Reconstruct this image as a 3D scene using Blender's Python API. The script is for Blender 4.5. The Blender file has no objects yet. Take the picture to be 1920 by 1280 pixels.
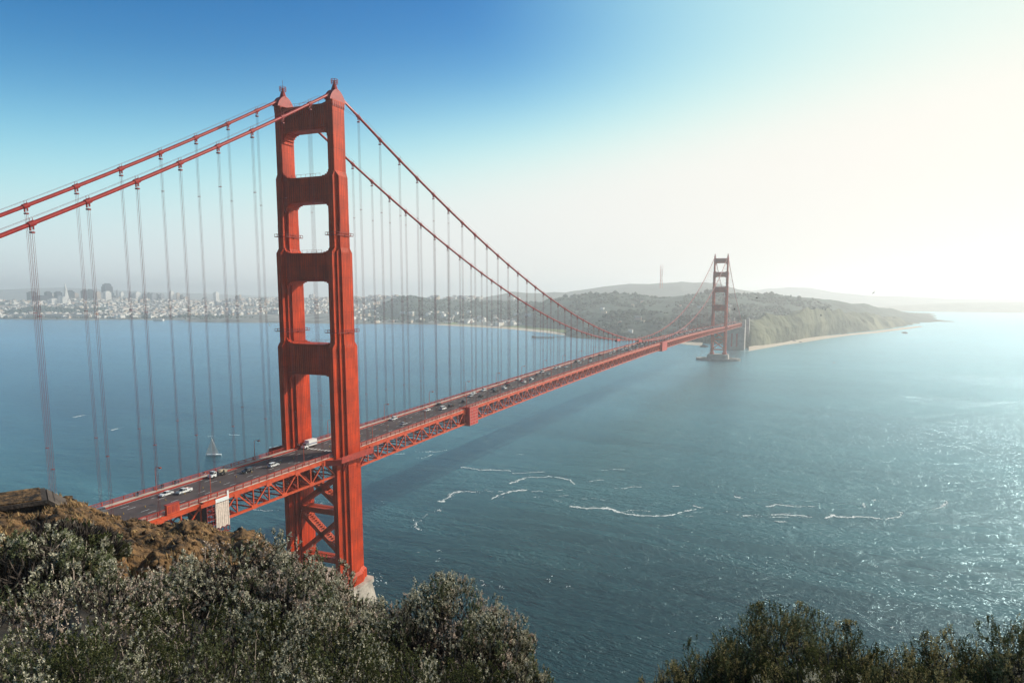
import bpy, math, random
import numpy as np
from mathutils import Vector, noise as mnoise

random.seed(7); rng = np.random.default_rng(7)
sc = bpy.context.scene
COL = sc.collection
R = math.radians

# ------------------------------------------------------------------ camera
CAM = Vector((-235.66, -202.26, 142.07)); YAW, PIT, ROLL, FPX = .39646, -.12318, .00253, 1268.09
PCX, PCY = 1004.96, 708.73
_fw = Vector((math.cos(YAW)*math.cos(PIT), math.sin(YAW)*math.cos(PIT), math.sin(PIT)))
_r = Vector((math.sin(YAW), -math.cos(YAW), 0)); _u = _r.cross(_fw)
_R = _r*math.cos(ROLL)+_u*math.sin(ROLL); _U = -_r*math.sin(ROLL)+_u*math.cos(ROLL)
cam = bpy.data.cameras.new('camera'); camo = bpy.data.objects.new('camera', cam); COL.objects.link(camo)
from mathutils import Matrix
M = Matrix((_R, _U, -_fw)).transposed().to_4x4(); M.translation = CAM
camo.matrix_world = M
cam.sensor_width = 36; cam.lens = FPX/1920*36
cam.shift_x = -(PCX-960)/1920; cam.shift_y = (PCY-640)/1920
cam.clip_start = .1; cam.clip_end = 80000
sc.camera = camo

# ------------------------------------------------------------------ sun and sky
SUN_AZ, SUN_EL = R(-38.5), R(28.5)
SKY_SAT, SKY_VAL, SKY_TINT = 1.6, .92, (.0, 1.10, 1.14, 1)
S = Vector((math.cos(SUN_EL)*math.cos(SUN_AZ), math.cos(SUN_EL)*math.sin(SUN_AZ), math.sin(SUN_EL)))
sl = bpy.data.lights.new('sun', 'SUN'); sl.energy = 5.0; sl.angle = R(.5); sl.color = (1, .91, .78)
so = bpy.data.objects.new('sun', sl); COL.objects.link(so); so.rotation_euler = S.to_track_quat('Z', 'Y').to_euler(); so.location = (0, 0, 600)
w = bpy.data.worlds.new('World'); sc.world = w; w.use_nodes = True
nt = w.node_tree; bg = nt.nodes['Background']
sky = nt.nodes.new('ShaderNodeTexSky'); sky.sky_type = 'NISHITA'; sky.sun_disc = False
sky.sun_elevation = SUN_EL; sky.sun_rotation = R(90)-SUN_AZ
sky.air_density = 1.0; sky.dust_density = 0.2; sky.ozone_density = 3.0; sky.altitude = 100
hs = nt.nodes.new('ShaderNodeHueSaturation'); hs.inputs['Saturation'].default_value = SKY_SAT; hs.inputs['Value'].default_value = SKY_VAL
nt.links.new(sky.outputs[0], hs.inputs['Color'])
tint = nt.nodes.new('ShaderNodeMixRGB'); tint.blend_type = 'MULTIPLY'; tint.inputs[0].default_value = 1; tint.inputs[2].default_value = SKY_TINT; nt.links.new(hs.outputs[0], tint.inputs[1])
# sea-air whitening of the lower sky, strongest towards the sun: t = 1-exp(-exp(lnA(cos)-elevation/5deg))
def mth(op, a, b=None, c=None):
    n_ = nt.nodes.new('ShaderNodeMath'); n_.operation = op
    for i_, v_ in enumerate((a, b, c)):
        if v_ is None: continue
        if isinstance(v_, (int, float)): n_.inputs[i_].default_value = v_
        else: nt.links.new(v_, n_.inputs[i_])
    return n_.outputs[0]
tcw = nt.nodes.new('ShaderNodeTexCoord')
dt = nt.nodes.new('ShaderNodeVectorMath'); dt.operation = 'DOT_PRODUCT'; nt.links.new(tcw.outputs['Generated'], dt.inputs[0]); dt.inputs[1].default_value = S
cs_ = dt.outputs['Value']; cp_ = mth('MAXIMUM', cs_, 0.)
sx = nt.nodes.new('ShaderNodeSeparateXYZ'); nt.links.new(tcw.outputs['Generated'], sx.inputs[0])
el = mth('MAXIMUM', mth('ARCSINE', sx.outputs[2]), 0.)
ng_ = mth('MULTIPLY', mth('MINIMUM', mth('ADD', cs_, .12), 0.), 5.)
lnA = mth('ADD', mth('ADD', mth('ADD', ng_, mth('MULTIPLY', cs_, 1.6)), mth('MULTIPLY', mth('MULTIPLY', cp_, cp_), 2.2)), 1.30)
elp = mth('MULTIPLY', mth('POWER', mth('MULTIPLY', el, 180/math.pi), 1.5), .0663)
ca_ = mth('MAXIMUM', mth('SUBTRACT', cs_, .47), 0.)
q_ = mth('ADD', mth('EXPONENT', mth('SUBTRACT', lnA, elp)), mth('MULTIPLY', mth('MULTIPLY', ca_, ca_), 7.))
tv = nt.nodes.new('ShaderNodeCombineXYZ')     # blue and green whiten before red, as scattering in clear air does
for i_, k_ in enumerate((-1., -2.2, -3.)): nt.links.new(mth('SUBTRACT', 1., mth('EXPONENT', mth('MULTIPLY', q_, k_))), tv.inputs[i_])
wc = nt.nodes.new('ShaderNodeMixRGB'); nt.links.new(mth('MULTIPLY_ADD', cp_, .9, .1), wc.inputs[0]); wc.use_clamp = False
K = .12
wc.inputs[1].default_value = (.82/K, .90/K, .92/K, 1); wc.inputs[2].default_value = (.99/K, .93/K, .84/K, 1)
aur = mth('MULTIPLY', mth('POWER', mth('MULTIPLY', mth('MAXIMUM', mth('SUBTRACT', cs_, .90), 0.), 10.), 1.5), 1.5)   # aureole close round the sun
wa = nt.nodes.new('ShaderNodeVectorMath'); wa.operation = 'SCALE'; nt.links.new(wc.outputs[0], wa.inputs[0]); nt.links.new(mth('ADD', aur, 1.), wa.inputs[3])
zd = nt.nodes.new('ShaderNodeMapRange'); zd.interpolation_type = 'SMOOTHSTEP'; nt.links.new(el, zd.inputs[0]); zd.inputs[1].default_value = R(20); zd.inputs[2].default_value = R(65); zd.inputs[3].default_value = 1; zd.inputs[4].default_value = .4
ad_ = nt.nodes.new('ShaderNodeMapRange'); ad_.interpolation_type = 'SMOOTHSTEP'; nt.links.new(cs_, ad_.inputs[0]); ad_.inputs[1].default_value = -.8; ad_.inputs[2].default_value = -.1; ad_.inputs[3].default_value = .3; ad_.inputs[4].default_value = 1
bz = nt.nodes.new('ShaderNodeVectorMath'); bz.operation = 'SCALE'; nt.links.new(tint.outputs[0], bz.inputs[0]); nt.links.new(mth('MULTIPLY', zd.outputs[0], ad_.outputs[0]), bz.inputs[3])
def vm(op, a, b):
    n_ = nt.nodes.new('ShaderNodeVectorMath'); n_.operation = op
    for i_, v_ in enumerate((a, b)):
        if isinstance(v_, tuple): n_.inputs[i_].default_value = v_
        else: nt.links.new(v_, n_.inputs[i_])
    return n_.outputs[0]
skyc = vm('ADD', vm('MULTIPLY', bz.outputs[0], vm('SUBTRACT', (1., 1., 1.), tv.outputs[0])), vm('MULTIPLY', wa.outputs[0], tv.outputs[0]))
nt.links.new(skyc, bg.inputs[0])
bg.inputs[1].default_value = K
sc.view_settings.view_transform = 'Standard'; sc.view_settings.look = 'None'; sc.view_settings.gamma = 1
sc.view_settings.exposure = 0.0
sc.cycles.use_denoising = True; sc.cycles.denoising_input_passes = 'RGB_ALBEDO_NORMAL'; sc.cycles.denoising_prefilter = 'ACCURATE'
sc.cycles.max_bounces = 6; sc.cycles.transparent_max_bounces = 8; sc.cycles.volume_bounces = 4

# ------------------------------------------------------------------ helpers
def ray(px, py): return _fw+_R*((px-PCX)/FPX)-_U*((py-PCY)/FPX)
def at(px, py, d):
    q = ray(px, py); h = math.hypot(q.x, q.y); return CAM+q*(d/h)
def onz(px, py, z=0.):
    q = ray(px, py); return CAM+q*((z-CAM.z)/q.z)
def hdist(p): return math.hypot(p.x-CAM.x, p.y-CAM.y)
def lin(h):
    h = h.lstrip('#'); c = [int(h[i:i+2], 16)/255 for i in (0, 2, 4)]
    return tuple(x/12.92 if x <= .04045 else ((x+.055)/1.055)**2.4 for x in c)

def mat(name, col, rough=.7, metal=0, var=0., vscale=1., spec=.3, bump=0., bscale=None, col2=None):
    m = bpy.data.materials.new(name); m.use_nodes = True; n = m.node_tree; b = n.nodes['Principled BSDF']
    b.inputs['Roughness'].default_value = rough; b.inputs['Metallic'].default_value = metal
    b.inputs['Specular IOR Level'].default_value = spec
    tc = n.nodes.new('ShaderNodeTexCoord')
    if var or col2:
        nz = n.nodes.new('ShaderNodeTexNoise'); nz.inputs['Scale'].default_value = vscale; nz.inputs['Detail'].default_value = 6
        n.links.new(tc.outputs['Object'], nz.inputs['Vector'])
        rp = n.nodes.new('ShaderNodeValToRGB')
        rp.color_ramp.elements[0].position = .35; rp.color_ramp.elements[1].position = .68
        a = tuple(c*(1-var) for c in col); c2 = col2 if col2 else tuple(min(1, c*(1+var)) for c in col)
        rp.color_ramp.elements[0].color = (*a, 1); rp.color_ramp.elements[1].color = (*c2, 1)
        n.links.new(nz.outputs[0], rp.inputs[0]); n.links.new(rp.outputs[0], b.inputs['Base Color'])
    else: b.inputs['Base Color'].default_value = (*col, 1)
    if bump:
        nb = n.nodes.new('ShaderNodeTexNoise'); nb.inputs['Scale'].default_value = bscale or vscale*3; nb.inputs['Detail'].default_value = 5
        n.links.new(tc.outputs['Object'], nb.inputs['Vector'])
        bp = n.nodes.new('ShaderNodeBump'); bp.inputs['Strength'].default_value = bump; bp.inputs['Distance'].default_value = 1/(bscale or vscale*3)
        n.links.new(nb.outputs[0], bp.inputs['Height']); n.links.new(bp.outputs[0], b.inputs['Normal'])
    return m

class MB:
    def __init__(s): s.v = []; s.f = []; s.m = []
    def face(s, pts, mi=0):
        i = len(s.v); s.v += [tuple(p) for p in pts]; s.f.append(tuple(range(i, i+len(pts)))); s.m.append(mi)
    def box(s, x0, x1, y0, y1, z0, z1, mi=0):
        i = len(s.v)
        s.v += [(x0,y0,z0),(x1,y0,z0),(x1,y1,z0),(x0,y1,z0),(x0,y0,z1),(x1,y0,z1),(x1,y1,z1),(x0,y1,z1)]
        for q in ((0,3,2,1),(4,5,6,7),(0,1,5,4),(1,2,6,5),(2,3,7,6),(3,0,4,7)): s.f.append(tuple(i+k for k in q)); s.m.append(mi)
    def rbox(s, c, half, ang, mi=0, taper=1.):
        ca, sa = math.cos(ang), math.sin(ang); i = len(s.v)
        for z, t in ((0, 1.), (half[2], taper)):
            for sx, sy in ((-1,-1),(1,-1),(1,1),(-1,1)):
                x, y = sx*half[0]*t, sy*half[1]*t
                s.v.append((c[0]+x*ca-y*sa, c[1]+x*sa+y*ca, c[2]+z))
        for q in ((0,3,2,1),(4,5,6,7),(0,1,5,4),(1,2,6,5),(2,3,7,6),(3,0,4,7)): s.f.append(tuple(i+k for k in q)); s.m.append(mi)
    def bar(s, p, q, a, b=None, mi=0, up=(0,0,1)):
        b = a if b is None else b
        p, q = Vector(p), Vector(q); d = (q-p).normalized(); upv = Vector(up)
        if abs(d.dot(upv)) > .98: upv = Vector((1,0,0))
        x = d.cross(upv).normalized(); y = x.cross(d); i = len(s.v)
        for o in (p, q):
            for sx, sy in ((-1,-1),(1,-1),(1,1),(-1,1)): s.v.append(tuple(o+x*(sx*a/2)+y*(sy*b/2)))
        for k in ((0,3,2,1),(4,5,6,7),(0,1,5,4),(1,2,6,5),(2,3,7,6),(3,0,4,7)): s.f.append(tuple(i+t for t in k)); s.m.append(mi)
    def tube(s, pts, r, n=8, mi=0, cap=True):
        pts = [Vector(p) for p in pts]; base = len(s.v); L = len(pts)
        for k, p in enumerate(pts):
            d = (pts[min(k+1, L-1)]-pts[max(k-1, 0)]).normalized()
            upv = Vector((0,0,1)) if abs(d.z) < .95 else Vector((1,0,0))
            x = d.cross(upv).normalized(); y = x.cross(d); rr = r[k] if isinstance(r, (list, tuple)) else r
            for a in range(n):
                t = 2*math.pi*a/n; s.v.append(tuple(p+x*(rr*math.cos(t))+y*(rr*math.sin(t))))
        for k in range(L-1):
            for a in range(n):
                s.f.append((base+k*n+a, base+k*n+(a+1)%n, base+(k+1)*n+(a+1)%n, base+(k+1)*n+a)); s.m.append(mi)
        if cap:
            s.f.append(tuple(base+a for a in range(n))[::-1]); s.m.append(mi)
            s.f.append(tuple(base+(L-1)*n+a for a in range(n))); s.m.append(mi)
    def loft(s, rings, mi=0, cap=True):
        n = len(rings[0]); base = len(s.v)
        for r in rings: s.v += [tuple(p) for p in r]
        for k in range(len(rings)-1):
            for a in range(n):
                s.f.append((base+k*n+a, base+k*n+(a+1)%n, base+(k+1)*n+(a+1)%n, base+(k+1)*n+a)); s.m.append(mi)
        if cap:
            s.f.append(tuple(base+a for a in range(n))[::-1]); s.m.append(mi)
            s.f.append(tuple(base+(len(rings)-1)*n+a for a in range(n))); s.m.append(mi)
    def prism(s, poly, f, a0, a1, mi=0):   # poly: 2-D points, f(u, v, t) -> xyz
        s.loft([[f(u, v, a0) for u, v in poly], [f(u, v, a1) for u, v in poly]], mi)
    def build(s, name, mats, parent=None, smooth=False, loc=None):
        me = bpy.data.meshes.new(name); me.from_pydata(s.v, [], s.f)
        mats = mats if isinstance(mats, (list, tuple)) else [mats]
        for m in mats: me.materials.append(m)
        me.polygons.foreach_set('material_index', s.m)
        if smooth: me.polygons.foreach_set('use_smooth', [True]*len(s.f))
        me.update()
        o = bpy.data.objects.new(name, me); COL.objects.link(o)
        if parent: o.parent = parent
        if loc: o.location = loc
        return o
def recalc(o):
    import bmesh
    b = bmesh.new(); b.from_mesh(o.data); bmesh.ops.recalc_face_normals(b, faces=b.faces); b.to_mesh(o.data); b.free(); return o
def npmesh(name, V, F, mats, parent=None, mi=None, smooth=False):
    """V (n,3); F (m,k) same-size faces"""
    me = bpy.data.meshes.new(name); V = np.asarray(V, np.float32); F = np.asarray(F, np.int32)
    me.vertices.add(len(V)); me.vertices.foreach_set('co', V.ravel())
    k = F.shape[1]; me.loops.add(F.size); me.loops.foreach_set('vertex_index', F.ravel())
    me.polygons.add(len(F)); me.polygons.foreach_set('loop_start', np.arange(0, F.size, k, dtype=np.int32))
    for m in (mats if isinstance(mats, (list, tuple)) else [mats]): me.materials.append(m)
    if mi is not None: me.polygons.foreach_set('material_index', np.asarray(mi, np.int32))
    if smooth: me.polygons.foreach_set('use_smooth', np.ones(len(F), bool))
    me.update(calc_edges=True); me.validate()
    o = bpy.data.objects.new(name, me); COL.objects.link(o)
    if parent: o.parent = parent
    return o
def tag(o, label, cat, group=None):
    o['label'] = label; o['category'] = cat
    if group: o['group'] = group
    return o
def kind(o, k): o['kind'] = k; return o
def empty(name, loc=(0,0,0), rz=0, parent=None):
    o = bpy.data.objects.new(name, None); COL.objects.link(o); o.location = loc; o.rotation_euler = (0,0,rz); o.empty_display_size = .2
    if parent: o.parent = parent
    return o
def copy_tree(o, parent=None):
    c = o.copy(); COL.objects.link(c)
    if parent: c.parent = parent
    for ch in o.children: copy_tree(ch, c)
    return c

# ------------------------------------------------------------------ materials
def paint_mat():
    m = mat('orange_paint', (.55, .046, .004), .55, var=.24, vscale=.14, spec=.15)
    n = m.node_tree; b = n.nodes['Principled BSDF']; tc = n.nodes['Texture Coordinate']
    geo = n.nodes.new('ShaderNodeNewGeometry')
    # riveted plate seams: horizontal courses broken by vertical joints, plus faint rain streaks
    sep = n.nodes.new('ShaderNodeSeparateXYZ'); n.links.new(tc.outputs['Object'], sep.inputs[0])
    add = n.nodes.new('ShaderNodeMath'); add.operation = 'ADD'; n.links.new(sep.outputs[0], add.inputs[0]); n.links.new(sep.outputs[1], add.inputs[1])
    cmb = n.nodes.new('ShaderNodeCombineXYZ'); n.links.new(sep.outputs[2], cmb.inputs[0]); n.links.new(add.outputs[0], cmb.inputs[1])
    br = n.nodes.new('ShaderNodeTexBrick'); br.inputs['Scale'].default_value = 1
    br.inputs['Brick Width'].default_value = 9.6; br.inputs['Row Height'].default_value = 1.07; br.inputs['Mortar Size'].default_value = .10; br.inputs['Mortar Smooth'].default_value = .3
    br.inputs['Color1'].default_value = (1,1,1,1); br.inputs['Color2'].default_value = (.93,.93,.93,1); br.inputs['Mortar'].default_value = (.48,.42,.42,1)
    n.links.new(cmb.outputs[0], br.inputs['Vector'])
    st = n.nodes.new('ShaderNodeTexNoise'); st.inputs['Scale'].default_value = 1; st.inputs['Detail'].default_value = 4
    mp = n.nodes.new('ShaderNodeMapping'); mp.inputs['Scale'].default_value = (1.3, 1.3, .05); n.links.new(tc.outputs['Object'], mp.inputs[0]); n.links.new(mp.outputs[0], st.inputs['Vector'])
    sr = n.nodes.new('ShaderNodeValToRGB'); sr.color_ramp.elements[0].color = (.66,.58,.58,1); sr.color_ramp.elements[0].position = .3; sr.color_ramp.elements[1].position = .55
    n.links.new(st.outputs[0], sr.inputs[0])
    ramp = n.nodes['Color Ramp']
    m1 = n.nodes.new('ShaderNodeMixRGB'); m1.blend_type = 'MULTIPLY'; m1.inputs[0].default_value = 1
    m2 = n.nodes.new('ShaderNodeMixRGB'); m2.blend_type = 'MULTIPLY'; m2.inputs[0].default_value = 1
    n.links.new(ramp.outputs[0], m1.inputs[1]); n.links.new(br.outputs[0], m1.inputs[2])
    n.links.new(m1.outputs[0], m2.inputs[1]); n.links.new(sr.outputs[0], m2.inputs[2]); n.links.new(m2.outputs[0], b.inputs['Base Color'])
    return m
PAINT = paint_mat()
STEEL = mat('orange_steel', (.52, .062, .014), .5, var=.2, vscale=.5)
CABLE = mat('cable_paint', (.32, .018, .013), .45, var=.15, vscale=.8)
ROPE = mat('rope_paint', (.25, .028, .024), .55)
RAILM = mat('rail_paint', (.36, .035, .018), .55, var=.2, vscale=.7)
ASPH = mat('asphalt', (.082, .060, .058), .85, var=.25, vscale=.15, bump=.2, bscale=3)
WALK = mat('sidewalk_concrete', (.52, .44, .36), .85, var=.15, vscale=.2)
PALE = mat('pale_paint', (.7, .7, .68), .6)
YELL = mat('yellow_paint', (.6, .38, .05), .6)
CONC = mat('concrete', (.34, .31, .28), .85, var=.25, vscale=.12, bump=.15, bscale=.8)
PIERC = mat('pier_concrete', (.42, .36, .30), .9, var=.3, vscale=.25, bump=.3, bscale=.7)
DARKM = mat('dark_metal', (.03, .03, .035), .5)
REDTARP = mat('red_tarpaulin', (.5, .06, .045), .7, var=.2, vscale=.6)
TARP = mat('pale_tarpaulin', (.62, .50, .42), .8, var=.12, vscale=.7, bump=.3, bscale=1.2)

# ------------------------------------------------------------------ water
WTINT, WBUMP, WROUGH = (.60, .84, .93, 1), 1.25, .20
def water():
    m = bpy.data.materials.new('sea_water'); m.use_nodes = True; n = m.node_tree; n.nodes.remove(n.nodes['Principled BSDF'])
    out = n.nodes['Material Output']
    geo = n.nodes.new('ShaderNodeNewGeometry')
    def noise(sx, sy, rot, det, sc_=1., rough=.55, dist=0.):
        vr = n.nodes.new('ShaderNodeVectorRotate'); vr.rotation_type = 'Z_AXIS'; vr.inputs['Angle'].default_value = -rot; n.links.new(geo.outputs['Position'], vr.inputs[0])
        mp = n.nodes.new('ShaderNodeMapping'); mp.inputs['Scale'].default_value = (sx, sy, 1); n.links.new(vr.outputs[0], mp.inputs[0])   # crests run along azimuth rot
        t = n.nodes.new('ShaderNodeTexNoise'); t.inputs['Scale'].default_value = sc_; t.inputs['Detail'].default_value = det; t.inputs['Roughness'].default_value = rough; t.inputs['Distortion'].default_value = dist
        n.links.new(mp.outputs[0], t.inputs['Vector']); return t
    a = noise(.040, .105, R(-84), 6, 1., .60, .6)      # swell about 12 m
    c = noise(.22, .50, R(-100), 4, 1., .6, .5)       # chop about 3-5 m
    d = noise(.9, 1.5, R(-75), 3, 1., .6)            # ripples
    s0 = n.nodes.new('ShaderNodeMath'); s0.operation = 'MULTIPLY'; n.links.new(a.outputs[0], s0.inputs[0]); s0.inputs[1].default_value = 3.6
    s1 = n.nodes.new('ShaderNodeMath'); s1.operation = 'MULTIPLY_ADD'; n.links.new(c.outputs[0], s1.inputs[0]); s1.inputs[1].default_value = 1.7
    n.links.new(s0.outputs[0], s1.inputs[2])
    s2 = n.nodes.new('ShaderNodeMath'); s2.operation = 'MULTIPLY_ADD'; n.links.new(d.outputs[0], s2.inputs[0]); s2.inputs[1].default_value = .22; n.links.new(s1.outputs[0], s2.inputs[2])
    bp = n.nodes.new('ShaderNodeBump'); bp.inputs['Strength'].default_value = 1; bp.inputs['Distance'].default_value = WBUMP
    pw = noise(.0022, .010, R(-92), 4, 1., .6, .8)   # wind patches and slicks
    pr_ = n.nodes.new('ShaderNodeValToRGB'); pr_.color_ramp.elements[0].position = .36; pr_.color_ramp.elements[1].position = .64; pr_.color_ramp.elements[0].color = (.62,.62,.62,1); pr_.color_ramp.elements[1].color = (1,1,1,1); n.links.new(pw.outputs[0], pr_.inputs[0])
    hm_ = n.nodes.new('ShaderNodeMath'); hm_.operation = 'MULTIPLY'; n.links.new(s2.outputs[0], hm_.inputs[0]); n.links.new(pr_.outputs[0], hm_.inputs[1])
    n.links.new(hm_.outputs[0], bp.inputs['Height'])
    # murky green-blue body of the water, drifting in broad silty bands
    e = noise(.0016, .006, R(-98), 4, 1., .6, .6)
    rp = n.nodes.new('ShaderNodeValToRGB'); rp.color_ramp.elements[0].position = .34; rp.color_ramp.elements[1].position = .68
    rp.color_ramp.elements[0].color = (.005, .036, .046, 1); rp.color_ramp.elements[1].color = (.056, .170, .186, 1)
    # body colour darker near the cliff, paler out in the channel
    vd = n.nodes.new('ShaderNodeVectorMath'); vd.operation = 'DISTANCE'; n.links.new(geo.outputs['Position'], vd.inputs[0]); vd.inputs[1].default_value = (-90, -150, 0)
    mr = n.nodes.new('ShaderNodeMapRange'); mr.interpolation_type = 'SMOOTHSTEP'; n.links.new(vd.outputs['Value'], mr.inputs[0]); mr.inputs[1].default_value = 90; mr.inputs[2].default_value = 420; mr.inputs[3].default_value = -.22; mr.inputs[4].default_value = .04
    sd_ = n.nodes.new('ShaderNodeMath'); sd_.operation = 'ADD'; n.links.new(e.outputs[0], sd_.inputs[0]); n.links.new(mr.outputs[0], sd_.inputs[1])
    sy_ = n.nodes.new('ShaderNodeSeparateXYZ'); n.links.new(geo.outputs['Position'], sy_.inputs[0])
    my_ = n.nodes.new('ShaderNodeMapRange'); my_.interpolation_type = 'SMOOTHSTEP'; n.links.new(sy_.outputs[1], my_.inputs[0]); my_.inputs[1].default_value = 120; my_.inputs[2].default_value = 650; my_.inputs[3].default_value = .03; my_.inputs[4].default_value = -.12   # darker body colour towards the bay side
    sd2 = n.nodes.new('ShaderNodeMath'); sd2.operation = 'ADD'; n.links.new(sd_.outputs[0], sd2.inputs[0]); n.links.new(my_.outputs[0], sd2.inputs[1])
    n.links.new(sd2.outputs[0], rp.inputs[0])
    df = n.nodes.new('ShaderNodeBsdfDiffuse'); n.links.new(rp.outputs[0], df.inputs[0]); n.links.new(bp.outputs[0], df.inputs['Normal'])
    gl = n.nodes.new('ShaderNodeBsdfGlossy'); gl.inputs['Color'].default_value = WTINT; gl.inputs['Roughness'].default_value = WROUGH; n.links.new(bp.outputs[0], gl.inputs['Normal'])
    fr = n.nodes.new('ShaderNodeFresnel'); fr.inputs['IOR'].default_value = 1.33; 
    fc = n.nodes.new('ShaderNodeMath'); fc.operation = 'MULTIPLY'; fc.inputs[1].default_value = WF; fc.use_clamp = True; n.links.new(fr.outputs[0], fc.inputs[0])
    ms = n.nodes.new('ShaderNodeMixShader'); n.links.new(fc.outputs[0], ms.inputs[0]); n.links.new(df.outputs[0], ms.inputs[1]); n.links.new(gl.outputs[0], ms.inputs[2])
    n.links.new(ms.outputs[0], out.inputs['Surface'])
    return m
WF = 1.4
WATER = water()
def build_water():
    L = 16000
    xs = np.array([-L, -6000, -1500, 0, 1500, 4000, 9000, L+0.]); N = len(xs)
    V = [(x, y, 0) for x in xs for y in xs]; F = [(i*N+j, (i+1)*N+j, (i+1)*N+j+1, i*N+j+1) for i in range(N-1) for j in range(N-1)]
    kind(npmesh('water', V, F, WATER), 'structure')
build_water()

# ------------------------------------------------------------------ haze (open air between the camera and the far shore)
def haze():
    b = MB(); b.box(-16200, 16200, -16200, 16200, -40, 356)
    m = bpy.data.materials.new('haze_air'); m.use_nodes = True; n = m.node_tree; n.nodes.remove(n.nodes['Principled BSDF'])
    v = n.nodes.new('ShaderNodeVolumePrincipled'); v.inputs['Color'].default_value = (.99, .99, 1, 1); v.inputs['Density'].default_value = HAZE_D
    v.inputs['Anisotropy'].default_value = HAZE_G
    n.links.new(v.outputs[0], n.nodes['Material Output'].inputs['Volume'])
    kind(b.build('haze', m), 'stuff')
HAZE_D, HAZE_G = 1.5e-4, .38
haze()

# ------------------------------------------------------------------ the bridge
H = 13.6; SPAN = 1280.2; ZT = 224.6; CA = 3.4e-4; CS = .5732
def cable_z(x):
    if x < 0: return ZT+CS*x+CA*x*x
    if x > SPAN: d = x-SPAN; return ZT-CS*d+CA*d*d
    return ZT-CA*SPAN*x+CA*x*x
def road_z(x):
    if x < 0: return 73.2+.012*x
    if x > SPAN: return 73.2-.012*(x-SPAN)
    return 73.2+6.6*(1-((x-SPAN/2)/(SPAN/2))**2)
bridge = tag(empty('suspension_bridge'), 'long red orange suspension bridge crossing the strait with two towers', 'bridge')

def leg_section(p, z, cx, cy):
    a, b, am, bm, aw, bw = p
    q = [(a,0),(a,b),(am,b),(am,bm),(aw,bm),(aw,bw),(0,bw)]
    pts = q+[(-x, y) for x, y in q[:-1]][::-1]
    pts = pts+[(x, -y) for x, y in pts[1:-1]][::-1]
    return [(cx+x, cy+y, z) for x, y in pts]
PED = (9.0,2.2,5.9,3.3,3.9,4.3); T4 = (8.2,1.2,4.9,2.15,2.75,3.1); T3 = (6.6,1.2,4.4,2.0,2.6,2.85)
T2b = (4.9,1.4,2.67,1.9,2.6,2.5); T2 = (4.8,1.4,2.52,1.9,2.45,2.6); T1 = (3.75,1.5,3.7,1.52,3.6,1.56); TC = (3.9,1.66,3.85,1.68,3.75,1.72)
LEG = [(13.4,PED),(17.2,PED),(18.6,T4),(119.4,T4),(121.4,T3),(159.3,T3),(161.3,T2b),(170.8,T2b),(172.2,T2),(190.4,T2),(192.6,T1),(218.6,T1),(219.0,TC),(220.6,TC)]
STRUTS = [(209.6,219.6,2.9,1.6),(180.2,190.6,3.6,1.55),(147.4,159.2,4.6,1.3),(107.4,120.6,5.4,1.3)]

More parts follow.
